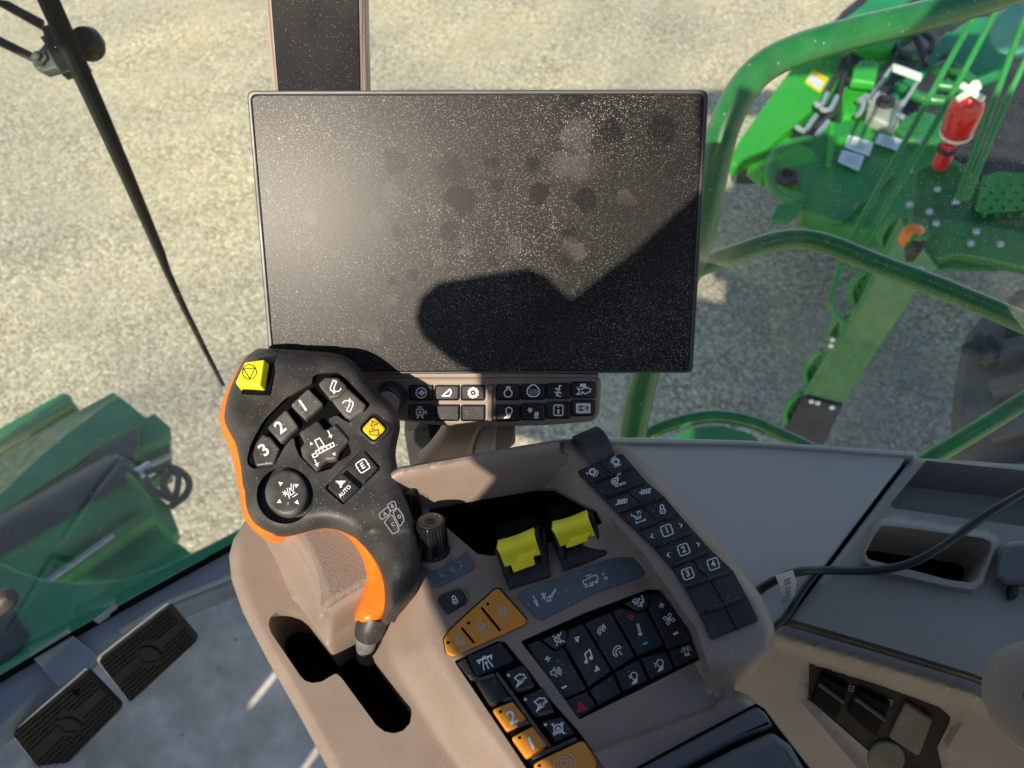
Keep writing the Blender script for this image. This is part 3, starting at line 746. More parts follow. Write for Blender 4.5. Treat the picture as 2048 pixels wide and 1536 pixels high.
slab('upper_panel', fH([(1490, 440), (1530, 330), (1600, 180), (1720, 100), (1900, 90), (1980, 240), (1940, 420), (1700, 500)]), PH, M['greend'], t, h=-.02, thick=.1, bev=.03)
slab('inner_brace', fH([(1000, 900), (1060, 830), (1500, 280), (1560, 270), (1100, 860)]), PH, M['sill'], t, h=-.05, thick=.03, bev=.005)
slab('long_panel', fH([(1180, 620), (1560, 200), (1640, 210), (1300, 640)]), PH, M['greend'], t, h=-.02, thick=.04, bev=.005)
slab('grille', fH([(1370, 560), (1540, 330), (1600, 340), (1560, 500), (1500, 640)]), PH, M['dark'], t, h=.02, thick=.04, bev=.005)
o = slab('warning_decal', fH(rnd([(662, 520), (715, 436), (815, 495), (760, 585)], 12)), PH, M['labely'], t, h=.003, thick=.003, bev=.0005)
slab('decal_text', fH([(678, 505), (705, 470), (785, 520), (755, 565)]), PH, M['labelw'], o, h=.0045, thick=.001, bev=.0002)
slab('decal_face', fH(rnd([(915, 930), (940, 850), (1098, 900), (1070, 985)], 8)), PH, M['whitep'], t, h=.045, thick=.003, bev=.0005)
o = slab('decal_face', fH(rnd([(870, 1020), (900, 945), (1042, 985), (1005, 1080)], 8)), PH, M['labelw'], t, h=.043, thick=.003, bev=.0005)
slab('decal_face', fH(rnd([(1102, 900), (1135, 840), (1285, 885), (1255, 955)], 8)), PH, M['labelw'], t, h=.043, thick=.003, bev=.0005)
for k_, (c_, n_) in enumerate([((1005, 918), 3), ((958, 1012), 3), ((1190, 895), 4)]):
    symbol(t, PH, .049, *fH(*c_), 13, 16, [('l', [(-1, -.5+.45*i), (.9, -.5+.45*i)]) for i in range(n_)], M['dim'], 1.2, name='decal_print')
t = thing('drum', 'pale blue green dome at the top right corner behind the rails', 'drum', pt(2030, 60, 3.4))
lathe('shell', pt(2035, 60, 3.3), EYE-pt(2035, 60, 3.3), [(.12, -.12), (.118, 0), (.10, .04), (.06, .06), (.01, .066)], M['teal'], t, n=36)
# ---- feeder house, lower left
PD = plane3((0, 900, 2.45), (340, 850, 2.65), (0, 1150, 2.1))
t = thing('feeder_house', 'green feeder housing with black curved shield and roller below the window, lower left', 'machine', pt(150, 950, 2.3))
slab('front_deck', fK([(-300, 560), (0, 400), (435, 152), (490, 170), (510, 220), (30, 500), (-300, 700)]), PD, M['greend'], t, h=-.05, thick=.04, bev=.008)
slab('deck_step', fK([(-300, 720), (20, 480), (505, 205), (570, 290), (50, 560), (-300, 800)]), PD, M['greend'], t, h=-.09, thick=.04, bev=.006)
slab('deck', fK([(-300, 830), (0, 620), (560, 275), (790, 150), (900, 230), (1015, 330), (500, 660), (0, 990), (-300, 1190)]), PD, M['greend'], t, h=0, thick=.04, bev=.005)
slab('deck_edge', fK([(-300, 1160), (0, 965), (1000, 318), (1020, 335), (0, 1008), (-300, 1205)]), PD, M['green2'], t, h=.03, thick=.04, bev=.006)
slab('end_box', fK([(-300, 1210), (0, 1005), (1000, 340), (1078, 298), (1188, 395), (1190, 430), (960, 560), (0, 1150), (-300, 1320)]), PD, M['greend'], t, h=-.03, thick=.05, bev=.006)
slab('end_frame', fK([(900, 600), (1188, 425), (1195, 600), (1200, 720), (980, 800), (800, 800)]), PD, M['green'], t, h=-.12, thick=.05, bev=.006)
slab('end_rib', fK([(930, 690), (1190, 570), (1198, 590), (940, 712)]), PD, M['sillp'], t, h=-.06, thick=.02, bev=.004)
slab('shield', smooth(fK([(-300, 1230), (0, 1015), (500, 700), (925, 412), (965, 432), (968, 480), (945, 600), (900, 710), (700, 840), (300, 1120), (0, 1330), (-300, 1500)]), 3), PD, M['worn'], t, h=.05, thick=.02, bev=.005)
A_ = PD.hit(*fK(960, 860), -.085); B_ = PD.hit(*fK(-200, 1570), -.085)
tube('roller', [A_, A_*.5+B_*.5, B_], .155, M['greend'], t, n=40, sm=1)
sh = (A_-B_).normalized(); up_ = PD.n
V = []; F = []
for k in range(18):
    an = R(-8+k*7.2); sd = up_.cross(sh)
    if sd.dot(UP) < 0: sd = -sd
    d = sd*math.cos(an)*-1 if 0 else (up_*math.sin(an)+sd*math.cos(an))
    for e_, pnt in ((0, A_-sh*.02), (1, B_)): V.append(pnt+d*.162)
for k in range(17): F.append((2*k, 2*k+1, 2*k+3, 2*k+2))
mk('roller_cover', V, F, M['worn'], t)
box3('rod', PD.hit(*fK(790, 1150), .1), PD.hit(*fK(300, 1500), .1), .006, M['sill'], t)
slab('lower_plate', fK([(1080, 980), (1180, 1150), (1330, 1270), (1200, 1400), (800, 1600), (300, 1620), (420, 1420), (700, 1230)]), PD, M['greend'], t, h=-.06, thick=.04, bev=.006)
slab('lower_flange', fK([(1000, 960), (1090, 960), (1100, 1000), (480, 1420), (300, 1540), (260, 1500)]), PD, M['green2'], t, h=.02, thick=.05, bev=.01)
slab('bearing_bracket', fK([(870, 715), (900, 710), (1060, 850), (1180, 940), (1245, 1110), (1210, 1150), (1100, 1050), (1060, 950), (1040, 880)]), PD, M['green2'], t, h=.10, thick=.05, bev=.008)
lathe('shaft_end', PD.hit(*fK(960, 740), .06), sh, [(.025, 0), (.025, .05), (.015, .055)], M['silver'], t, n=16)
for q, r in [([(1010, 720), (1100, 690), (1200, 680), (1290, 730), (1322, 800), (1290, 880), (1190, 955)], .011), ([(1090, 720), (1150, 700), (1160, 740), (1140, 800), (1180, 880), (1215, 905)], .012), ([(1200, 700), (1245, 740), (1240, 820), (1225, 880)], .010), ([(1020, 760), (1060, 830), (1130, 870), (1200, 900)], .012)]:
    tube('hose', [PD.hit(*fK(*a), .12) for a in q], r, M['cable'], t, n=10)
t = thing('front_cowl', 'broad green curved cowl just outside the foot of the front window', 'cowl', pt(150, 1230, 1.8))
PCW = plane3((0, 1150, 1.75), (400, 1100, 1.8), (100, 1300, 1.62))
slab('cowl_skin', fL([(-500, -60), (0, 80), (120, 140), (330, 205), (600, 225), (850, 200), (1150, 110), (1500, -60), (1750, -190), (1800, 120), (1000, 500), (400, 900), (-500, 1500)]), PCW, M['greend'], t, thick=.03, bev=.008)
slab('dark_opening', fL([(-300, 560), (100, 430), (200, 600), (150, 700), (-300, 1000)]), PCW, M['dark'], t, h=.004, thick=.004, bev=.001)
# ---- wiper outside the front window
t = thing('windscreen_wiper', 'black windscreen wiper with two link arms and pivot crossing the gravel at upper left', 'wiper', pt(120, 100, 1.15))
def wp(x, y, d=1.12): return pt(x, y, d)
ctr = [(70, -60), (97, 0), (150, 118), (205, 240), (262, 370), (320, 505), (335, 545), (370, 620), (410, 700), (447, 772)]
wd = [25, 25, 23, 20, 16, 12, 9, 7.5, 6.5, 5]
for nm, offx, hw, dz, mm in (('blade_carrier', 0, 1.0, 0, 'wip'), ('blade_spine', -.35, .28, -.02, 'well'), ('rubber_edge', .55, .35, .012, 'wip')):
    ring = []
    for (x, y), w in zip(ctr, wd):
        q = .80*w
        ring.append([pt(x+offx*q-hw*q, y+offx*4+hw*q*.4, 1.12+dz), pt(x+offx*q+hw*q, y+offx*4-hw*q*.4, 1.12+dz), pt(x+offx*q+hw*q*.8, y-hw*q*.3, 1.15+dz), pt(x+offx*q-hw*q*.8, y+hw*q*.3, 1.15+dz)])
    o = loft(nm, ring, M[mm], t); bevel(o, .0012)
PW = plane3((0, 0, 1.17), (200, 0, 1.17), (100, 200, 1.15))
slab('link_arm', fM([(-100, -50), (0, -10), (60, 0), (320, 140), (310, 220), (0, 45), (-100, -10)]), PW, M['wip'], t, thick=.01, bev=.003)
slab('link_arm', fM([(-100, 220), (0, 275), (250, 400), (240, 465), (0, 350), (-100, 300)]), PW, M['wip'], t, thick=.01, bev=.003)
slab('pivot_bracket', fM(rnd([(310, 250), (420, 420), (480, 560), (430, 520), (330, 550), (250, 510), (235, 430), (300, 370), (335, 330)], 25)), PW, M['wipdirt'], t, h=.005, thick=.02, bev=.004)
lathe('pivot_nut', PW.hit(*fM(312, 458), .005), PW.n, [(.013, 0), (.013, .006), (.007, .006), (.007, .012), (.004, .014)], M['wipdirt'], t, n=6)
slab('clamp', fM([(310, 200), (440, 160), (480, 150), (500, 220), (660, 500), (620, 515), (470, 570), (380, 420)]), PW, M['wip'], t, h=.008, thick=.02, bev=.003)
slab('clamp_rail', fM([(505, 195), (525, 190), (660, 505), (635, 515)]), PW, M['wipdirt'], t, h=.02, thick=.014, bev=.003)
lathe('arm_joint', PW.hit(*fM(690, 360), -.01), PW.n, [(.020, -.01), (.025, 0), (.026, .015), (.020, .024), (.006, .027)], M['wip'], t, n=24)
slab('joint_neck', fM([(560, 265), (700, 280), (700, 435), (620, 430), (600, 400)]), PW, M['wip'], t, h=.006, thick=.016, bev=.005)
# ================================================================== ICON SET (unit boxes, y down)
def C_(cx, cy, r, n=24, ry=None): return arc(cx, cy, r, 0, 360, n, ry)[:-1]
def gear(r=.62, n=10, k=.16):
    p = []
    for i in range(n):
        a = 360/n*i
        for da, rr in ((0, r), (.28, r), (.42, r+k), (.72, r+k), (.86, r)): p.append((rr*math.cos(R(a+da*360/n)), rr*math.sin(R(a+da*360/n))))
    return p
def rb(x0, y0, x1, y1, r=.2): return rnd([(x0, y0), (x1, y0), (x1, y1), (x0, y1)], r, 3)
def tri(x, y, s, a=0): return ('f', [(x+s*math.cos(R(a+q)), y+s*math.sin(R(a+q))) for q in (0, 125, 235)])
def arrow(x0, y0, x1, y1, h=.22):
    a = math.atan2(y1-y0, x1-x0)
    return [('l', [(x0, y0), (x1, y1)]), ('l', [(x1-h*math.cos(a-.6), y1-h*math.sin(a-.6)), (x1, y1), (x1-h*math.cos(a+.6), y1-h*math.sin(a+.6))])]
engine = [('c', [(-.22, -.95), (.28, -.95), (.22, -.55)]+arc(0, .15, .68, -68, 248, 26)+[(-.18, -.55)])]
def engine_(fill): return [('c', [(-.3, -.9), (.3, -.95), (.22, -.6)]+arc(0, .1, .68, -60, 240, 22)+[(-.2, -.55)]),
                           ('c', C_(0, .12, .48, 18))] + fill
hare = ('f', [(-.35, .3), (-.2, 0), (.1, -.05), (.2, -.3), (.35, -.2), (.3, .1), (.1, .35)])
turt = ('f', [(-.4, .3), (-.3, 0), (0, -.15), (.3, 0), (.42, .28)])
combine = [('c', [(-.9, -.35), (-.1, -.35), (-.02, -.5), (.85, -.5), (.85, .05), (.55, .2), (-.2, .2), (-.3, .45), (-.85, .45), (-.65, .1), (-.9, .1)]),
           ('f', C_(-.1, .35, .26, 14)), ('f', C_(.6, .32, .18, 12)), ('l', [(-.4, -.75), (.3, -.75)])]
combine2 = [('c', [(-.55, -.7), (.35, -.85), (.5, -.65), (.85, -.55), (.85, -.2), (.4, -.05), (-.3, -.1)]), ('c', C_(.25, .12, .2, 12)), ('c', C_(.8, -.05, .14, 10)),
            ('l', [(-.3, -.1), (-.6, .5), (-.1, .4), (-.25, .2), (.1, .1)]), ('f', [(-1.0, .75), (-.85, .35), (-.6, .3), (-.65, .55)]), ('l', [(-.1, .45), (.25, .35), (.3, .2)])]
lock = [('c', rnd([(-.5, -.05), (.5, -.05), (.45, .8), (-.45, .8)], .3, 3)), ('l', [(-.32, -.05), (-.32, -.5)]+arc(0, -.5, .32, 180, 360, 10)+[(.32, -.05)]), ('l', [(0, .25), (0, .5)], 1.3)]
cam_ = [('c', rb(-.75, -.5, .35, .4, .12)), ('c', rb(-.5, -.9, .0, -.5, .05)), ('f', [(.4, -.05), (.85, -.4), (.85, .35)]), ('f', rb(-.4, -.2, .05, .15, .04)), ('l', [(-.35, .45), (-.65, .95)], 1.6), ('l', [(0, .45), (.3, .95)], 1.6)]
light = [('c', [(-.1, .35), (-.3, -.1)]+arc(.15, -.45, .55, 160, 380, 18)[3:]+[(.55, .05)])] + [('l', [(-.15+.2*i, .4-.04*i), (-.75+.28*i, .95)], 1.1) for i in range(4)]
siren = [('c', [(-.3, .45), (-.3, -.45), (0, -.65), (.3, -.45), (.3, .45)]), ('l', [(-.5, .65), (.5, .65)], 1.3)] + [('l', [(math.cos(R(a))*.62, math.sin(R(a))*.75), (math.cos(R(a))*.95, math.sin(R(a))*1.1)]) for a in (-10, -35, -60, -120, -145, -170)]
fan = [('c', [(0, 0)]+[(d.x, d.y) for d in [Matrix.Rotation(R(90*k), 2) @ Vector(q) for q in ((.15, -.3), (.1, -.75), (.45, -.95), (.7, -.6), (.3, -.15))]]) for k in range(4)]
phone = [('c', [(-.8, .2), (-.65, -.35), (-.2, -.8), (.35, -.95), (.75, -.7), (.6, -.35), (.3, -.5), (-.15, -.3), (-.35, .15), (-.2, .45), (-.5, .65)])]
note = [('l', [(-.35, .65), (-.35, -.45), (.5, -.8), (.5, .35)], 1.3), ('f', C_(-.55, .68, .27, 14)), ('f', C_(.3, .4, .27, 14))]
speaker = [('c', [(-.8, -.25), (-.45, -.3), (-.05, -.75), (-.05, .75), (-.45, .3), (-.8, .25)]), ('l', arc(-.1, 0, .4, -50, 50, 8)), ('l', arc(-.1, 0, .68, -50, 50, 8)), ('l', arc(-.1, 0, .95, -50, 50, 8))]
mute = [('c', [(-.6, -.25), (-.3, -.3), (.2, -.7), (.2, .7), (-.3, .3), (-.6, .25)]), ('l', [(-.8, -.8), (.8, .8)]), ('l', [(.75, -.9), (-.7, .95)])]
plus = [('l', [(-.8, 0), (.8, 0)], 1.8), ('l', [(0, -.8), (0, .8)], 1.8)]; minus = [('l', [(-.8, 0), (.8, 0)], 1.8)]
skip = [('f', [(-.8, .5), (.1, -.6), (.7, .5)]), ]
skipn = [tri(-.25, 0, .6, 90), ('l', [(-.7, -.62), (.55, -.62)], 1.2)]
therm = [('c', [(-.13, -.9), (.13, -.9), (.13, .5)]+arc(0, .72, .22, -50, 230, 10)+[(-.13, .5)]), ('f', C_(0, .72, .14, 10))]
vent = [('c', [(-.95, -.55), (-.65, -.75), (-.25, -.75), (.05, -.5), (-.2, .05), (-.7, .05)]), ('l', [(-.75, -.4), (-.15, -.4)]), ('l', [(-.7, -.2), (-.2, -.2)]), ('f', C_(.7, -.8, .16, 12)), ('l', [(.72, -.5), (.6, .1), (.15, .15), (.1, .75)], 2.0), ('f', [(-.5, .3), (-.1, .3), (-.3, .65)]), ('f', [(.1, -.7), (.1, -.3), (.45, -.5)])]
voice = phone + [('l', [(.2, -.1), (.45, .3)]), ('l', [(.35, -.3), (.7, .25)]), ('l', [(.7, -1.2), (1.0, -.9), (1.15, -.55), (1.0, -.3), (1.2, -.1)], 1.2), ('f', C_(.95, -1.25, .12, 10))]
hang = phone + arrow(.25, .0, .5, .65)
cross8 = [('l', [(-.7*math.cos(R(a)), -.7*math.sin(R(a))), (.7*math.cos(R(a)), .7*math.sin(R(a)))], .9) for a in (0, 60, 120)]
auger = cross8[:0] + [('l', [(-.8, -.5), (-.2, .1)]), ('l', [(-.8, .1), (-.2, -.5)]), ('l', [(-.5, -.65), (-.5, .3)]), ('c', [(-.3, .5), (.15, .45), (.1, -.1)]), ('l', [(.15, .05), (.95, -.75)]), ('l', [(.25, .2), (1.0, -.6)])] + [('l', [(.2+.16*i, -.02-.16*i), (.35+.16*i, .05-.16*i)]) for i in range(5)]
axle = [('c', C_(0, 0, .55, 20)), ('l', [(-.95, .25), (-.6, .15)]), ('l', [(-.95, .5), (-.5, .42)]), ('l', [(.95, -.25), (.6, -.15)]), ('l', [(.95, -.5), (.5, -.42)])] + [('c', rb(-.2, -.02, .2, .3, .05)), ('l', arc(0, -.05, .14, 180, 360, 8))] + [('l', [(-.35, -.5), (-.45, -.9), (-.2, -.8)]), ('l', [(.35, .5), (.45, .9), (.2, .8)])]
road = [('l', [(-1.0, -.45), (1.0, -.45)], 1.8), ('l', [(-.8, -.45), (-.8, -.05)], 1.6), ('l', [(.8, -.45), (.8, -.05)], 1.6), ('l', [(-.28, -.3), (-.6, .9)]), ('l', [(.28, -.3), (.6, .9)]), ('l', [(-.12, -.75), (-.12, -.55)]), ('l', [(.12, -.75), (.12, -.55)])] + arrow(0, .9, 0, 0, .3)
grain = [('c', [(-.9, -.35), (-.75, -.6)]+arc(0, -.35, .72, 200, 340, 10)+[(.75, -.6), (.9, -.35), (.9, .2), (.45, .65), (-.45, .65), (-.9, .2)])] + [('f', C_(x*.25+(.12 if y % 2 else 0), y*.22-.35, .065, 6)) for x in range(-2, 3) for y in range(4)]
vine = [('l', [(0, .0), (.25, -.3), (.1, -.6), (.25, -.95)]), ('l', [(-.5, -.5), (-.2, -.25), (.1, -.5)]), ('l', [(.05, -.75), (.5, -.85)]), ('l', [(0, 0), (-.2, .45), (0, .8), (.4, .85)]), ('l', [(-.6, .15), (-.15, .35), (.25, .2), (.5, .4)]), ('l', [(-.4, .75), (-.1, .5)])]
comb3 = [('c', [(-.95, -.35), (-.6, .15), (-.7, .4), (-1.0, .6), (-.4, .55), (-.2, .25), (.1, .5), (.4, .5), (.6, .3), (.9, .25), (.95, -.1), (.55, -.3), (-.1, -.3), (-.2, -.1), (-.6, -.1)]), ('l', [(-.5, -.7), (.3, -.7)], 2), ('l', [(-.6, -.5), (.4, -.5)])]
climate = [('l', [(-.5-.42*math.cos(R(a)), -.3-.42*math.sin(R(a))), (-.5+.42*math.cos(R(a)), -.3+.42*math.sin(R(a)))]) for a in (0, 60, 120)] + [('l', [(.3+.22*i, .75), (.22+.22*i, .5), (.36+.22*i, .25), (.3+.22*i, 0)]) for i in range(3)] + [('l', [(.1, .95), (.9, .95)])]
boxup = [('c', rb(-.8, -.9, .8, .9, .35)), ('f', C_(0, -.55, .13, 10)), ('f', [(0, -.25), (.35, .15), (.15, .15), (.15, .65), (-.15, .65), (-.15, .15), (-.35, .15)])]
num = [('c', rb(-1, -.65, 1, .65, .12)), ('c', rb(-.85, -.5, .85, .5, .05)), ('t', '14', -.35, 0, .95), ('l', [(.25, -.5), (.25, .5)]), ('t', '9', .5, -.28, .6), ('t', '0', .5, .3, .6)]
home = [('c', C_(0, 0, .85, 26)), ('l', [(-.5, 0), (.2, 0)], 2), ('l', [(-.05, -.42), (.42, 0), (-.05, .42)], 1.8)]
ramp_ = [('c', rnd([(-.95, .6), (.6, -.8), (.75, .0), (.4, .6)], [.02, .25, .3, .2], 4), 1.2)]
gearS = [('c', gear(.6, 10, .25), 1.2), ('f', C_(0, 0, .12, 10))]
def boxed(tx, s=1.35): return [('c', rb(-.85, -.85, .85, .85, .35)), ('t', tx, 0, 0, s), ('l', [(-1.0, -.15), (-.7, -.25)], 1.3), ('l', [(1.0, .15), (.7, .25)], 1.3)]
chevR = [('f', [(-.5, -.7), (-.2, -.7), (.5, 0), (-.1, .75), (-.35, .7), (.1, .05)])]
chevL = [('f', [(.5, -.7), (.2, -.7), (-.5, 0), (.1, .75), (.35, .7), (-.1, .05)])]
header_pic = [('c', [(-.28, -.85), (.12, -.85), (.2, -.15), (-.28, -.15)]), ('c', [(-.95, .05), (-.6, .05), (-.6, -.08), (.9, -.08), (.9, .18), (-.6, .2), (-.6, .3), (-.95, .3)])] + [('l', [(-.35+.32*i, -.08), (-.35+.32*i, .2)]) for i in range(4)] + arrow(-.95, .35+.1, -.95, 1.0) + arrow(.95, -1.1, .95, -.5) + [tri(-.65, -.75, .16, -90), tri(.6, .75, .16, 90)]
tri_c = [('c', C_(0, 0, .95, 28)), ('c', [(-.78, -.45), (.78, -.45), (0, .9)])]
spout = [('c', [(-.35, -.95), (.05, -.95), (.05, -.1), (.35, .25), (-.2, .25), (-.35, -.05)], 1.2), ('l', arc(.35, -.35, .5, -10, 100, 10)), ('f', [(.05, .35), (.4, .15), (.35, .55)])]
spray = [('c', [(-.45, -.95), (-.3, -.55), (-.55, -.35), (-.2, -.2), (.05, -.55), (.3, -.5), (.4, -.7)]), ('l', [(-.2, .0), (-.45, .25)]), ('l', [(-.1, .05), (-.2, .35)]), ('l', [(.0, .05), (.1, .3)]), ('l', [(-.6, .4), (-.45, .95), (.75, .9), (.6, .1), (.35, .15)]), ('l', [(-.5, .6), (.1, .35), (.6, .15)])]
pictures = [tri(-.05, -.9, .2, -110), tri(.85, -.1, .2, 10), tri(-.9, .15, .2, 190), tri(.15, .95, .2, 80), ('l', [(-.35, -.1), (-.02, -.1)]), ('l', [(-.3, -.3), (-.08, .1)]), ('l', [(-.08, -.3), (-.3, .1)]), ('l', [(-.15, .4), (.15, -.35)]), ('c', [(.05, .25), (.42, .25), (.28, -.25)]), ('l', [(.35, -.1), (.6, -.45)]), ('l', [(.45, .05), (.7, -.3)]), ('l', [(.1, .45), (.55, .45)])]
autoi = [('c', [(-.75, -.7), (.75, -.7), (.15, -.1), (.1, .1), (-.1, .1), (-.15, -.1)], 1.1), ('c', [(-.35, -.5), (.35, -.5), (0, -.18)]), ('l', [(0, .0), (0, .45)], 2)]

# ================================================================== DISPLAY
PM = plane3((493, 181, .528), (1418, 179, .5292), (541, 749, .5781))
rM = pt(950, 740, .59)
tm = thing('display_monitor', 'large black touchscreen display covered in dust and finger marks in a thin dark rim', 'display', rM)
mo = rnd([(493, 181), (1418, 179), (1386, 746), (541, 749)], [16, 18, 14, 14], 6)
slab('housing', mo, PM, M['key'], tm, h=-.0015, thick=.026, bev=.003)
slab('rim', mo, PM, M['gloss'] if 0 else mat('grey_rim_metal', (.06, .06, .065), .45, metal=.2), tm, h=.0006, thick=.004, bev=.0009,
     holes=[rnd([(502, 190), (1409, 188), (1378, 741), (549, 744)], [12, 14, 11, 11], 6)])
marks = [(925, 400, .012, 1), (905, 395, .008, 1), (1078, 388, .0085, 1), (1172, 398, .010, .9), (1225, 258, .0095, .8), (985, 325, .006, .9), (1063, 325, .0065, .9), (995, 368, .006, .9),
         (900, 465, .0085, .9), (1030, 492, .008, -.9), (1140, 468, .007, .8), (1130, 515, .008, .8), (930, 500, .0065, -.8), (783, 560, .005, .8), (822, 550, .005, .8), (790, 325, .010, .5), (1325, 258, .011, .7),
         (1155, 270, .014, -.8), (1120, 330, .010, -.7), (1160, 335, .011, -.7), (785, 385, .008, -.6), (868, 428, .006, -.7), (1075, 275, .008, -.5), (1252, 395, .008, -.5), (620, 432, .006, -.6), (755, 438, .007, -.5),
         (740, 668, .010, -.5), (905, 340, .012, .5), (985, 520, .006, .7), (1150, 185, .012, .9), (800, 465, .007, .5), (1145, 500, .011, -.9), (780, 600, .006, -.6), (875, 520, .006, -.5), (1070, 440, .012, .35), (1195, 330, .010, -.4)]
org = Vector(rM)
M['screen'] = screen_mat(type('Q', (), {'hit': staticmethod(lambda x, y: PM.hit(x, y) - org)})(), [(a, b, c, d) for a, b, c, d in marks])
slab('screen_glass', rnd([(503, 191), (1408, 189), (1377, 740), (550, 743)], [12, 14, 11, 11], 6), PM, M['screen'], tm, h=0, thick=.003, bev=.0004)
# control strip beneath the display
PK = PM.off(-.008)
ho = fC([(-150, 60), (1900, 55), (1960, 70), (1978, 120), (1962, 370), (1930, 430), (1870, 450), (1500, 480), (1000, 494), (600, 480), (260, 440), (0, 385), (-150, 330)])
tk = thing('control_strip', 'taupe strip of fourteen black keys and a ribbed dial just under the display', 'keypad', pt(980, 860, .60))
slab('strip_housing', rnd(ho, [4, 8, 12, 10, 20, 14, 0, 0, 0, 0, 0, 0, 0]), PK, M['tan'], tk, h=-.001, thick=.016, bev=.003)
slab('upper_lip', fC([(-100, 30), (1540, 28), (1950, 40), (1950, 62), (-100, 66)]), PK, M['tan'], tk, h=.0, thick=.006, bev=.001)
ks = [((337, 135, 532, 255), home, .23), ((557, 135, 757, 255), ramp_, .2), ((780, 133, 976, 256), gearS, .22), ((1079, 130, 1274, 252), engine, .22),
      ((1292, 128, 1490, 248), grain, .26), ((1507, 120, 1704, 240), vine, .24), ((1724, 108, 1920, 233), comb3, .28),
      ((333, 300, 537, 424), cam_, .24), ((557, 303, 759, 430), None, 0), ((780, 304, 977, 432), None, 0), ((1077, 304, 1276, 432), light, .22),
      ((1292, 292, 1490, 424), climate, .24), ((1507, 278, 1704, 410), boxup, .22), ((1722, 262, 1913, 390), num, .26)]
for (x0, y0, x1, y1), ic, s in ks:
    big = 60 if (x0 == 333 or x0 == 1722) else 0
    q = rnd(fC([(x0, y0), (x1, y0), (x1, y1), (x0, y1)]), [3.5, 3.5, 12 if x0 == 1722 else 3.5, 14 if x0 == 333 else 3.5])
    well = slab('key_well', shrink(q, -1.6), PK, M['well'], tk, h=-.0007, thick=.0012, bev=.0003)
    k = slab('key', q, PK, M['key'], tk, h=.0028, thick=.006, bev=.0011)
    if ic:
        c = fC((x0+x1)/2+2, (y0+y1)/2); symbol(k, PK, .0031, c[0], c[1], s*52, 0, ic, M['white'], 2.3)
slab('divider', rnd(fC([(1005, 130), (1047, 130), (1045, 445), (1003, 445)]), 4), PK, M['tan'], tk, h=.003, thick=.006, bev=.002)
p = PK.hit(*fC(185, 225), .0)
dl = lathe('dial', p, (PK.n*.9+RT*-.05+UP*.05), [(.0125, -.004), (.0125, .006), (.0122, .008), (.0118, .020), (.0105, .0215), (.0100, .0215)], M['keyb'], tk, teeth=34, tdepth=.0007, trange=(1, 3))
lathe('dial_face', p+PK.n*.0195, (PK.n*.9+RT*-.05+UP*.05), [(.0094, 0), (.0094, .002), (.0088, .0024), (.004, .0024)], M['metal'], dl, n=36)
# bracket under the strip
tb = thing('display_bracket', 'taupe and dark stalk holding up the display behind the console', 'bracket', pt(930, 930, .68))
PB = plane3((900, 850, .615), (1000, 850, .615), (880, 930, .66))
o = slab('arm', fC([(560, 440), (640, 500), (625, 560), (560, 660), (480, 760), (400, 830), (400, 900), (880, 820), (890, 690), (930, 570), (960, 520), (980, 440)]), PB, M['tan'], tb, thick=.02, bev=.006)
slab('arm_side', fC([(960, 450), (1240, 450), (1242, 640), (1180, 700), (1000, 800), (860, 860), (885, 700), (925, 570)]), PB, M['panel'], tb, h=-.006, thick=.02, bev=.004)
slab('arm_core', fC([(930, 520), (1080, 500), (1070, 720), (880, 800), (885, 690)]), PB, M['dtan'], tb, h=-.001, thick=.02, bev=.006)
t = thing('window_post_foot', 'dark green and black rubber post seen between lever and bracket', 'post', pt(840, 900, .95))
box3('post_core', pt(845, 835, .9), pt(862, 960, .98), .022, M['dark'], t, bev=.004)
box3('rubber_seal', pt(875, 835, .88), pt(892, 960, .96), .012, M['well'], t, bev=.003)
# ---- taupe corner post with speckled glass, behind the display
tp = thing('corner_post', 'taupe window post with a black speckled glass band rising behind the display', 'post', pt(640, 170, .70))
PP2 = plane3((540, 0, .66), (720, 0, .66), (550, 180, .70))
slab('post_frame', rnd([(523, -60), (727, -60), (738, 400), (562, 400)], 4), PP2, M['post'], tp, thick=.03, bev=.005)
slab('glass_band', [(537, -55), (716, -55), (725, 395), (572, 395)], PP2, M['postg'], tp, h=.0015, thick=.004, bev=.0008)

# ================================================================== ARMREST CONSOLE
PC = horiz(EZ-.50)
console = thing('armrest_console', 'taupe armrest console with gate slot, tray and rows of black and orange keys', 'console', (0, .2, EZ-.62))
outer = [(540, 1000), (640, 985), (760, 955), (799, 934), (960, 905), (1100, 882), (1145, 878), (1168, 890), (1200, 905), (1236, 888), (1250, 893), (1303, 936), (1366, 1008), (1436, 1085), (1489, 1148), (1524, 1194),
         (1547, 1247), (1551, 1275), (1544, 1303), (1507, 1342), (1475, 1362), (1468, 1378), (1500, 1392), (1535, 1425), (1560, 1452), (1620, 1536), (1760, 1760),
         (760, 1760), (655, 1536), (598, 1430), (537, 1324), (486, 1226), (463, 1160), (458, 1111), (467, 1078), (492, 1040)]
gate = rnd(fO([(418, 300), (432, 235), (490, 185), (570, 165), (650, 178), (715, 225), (905, 468), (925, 482), (950, 472), (1180, 305), (1300, 230), (1400, 290), (1400, 350), (1350, 430),
            (1288, 490), (1290, 535), (1640, 985), (1655, 1060), (1640, 1150), (1580, 1215), (1500, 1238), (1420, 1222), (1350, 1170), (1045, 755), (1005, 720), (970, 735), (880, 790), (800, 803), (735, 785), (690, 740), (440, 370)]), 10, 4)
pocket = rnd([(850, 1016), (940, 998), (1070, 976), (1110, 976), (1192, 1021), (1208, 1045), (1100, 1085), (985, 1112), (955, 1108), (890, 1052)], 8)
LB = [(800, 1040), (838, 1095), (850, 1180), (872, 1290), (955, 1425), (1055, 1560), (1200, 1760)]
tanpoly = LB+[(700, 1800), (300, 1800), (300, 900), (700, 900)]
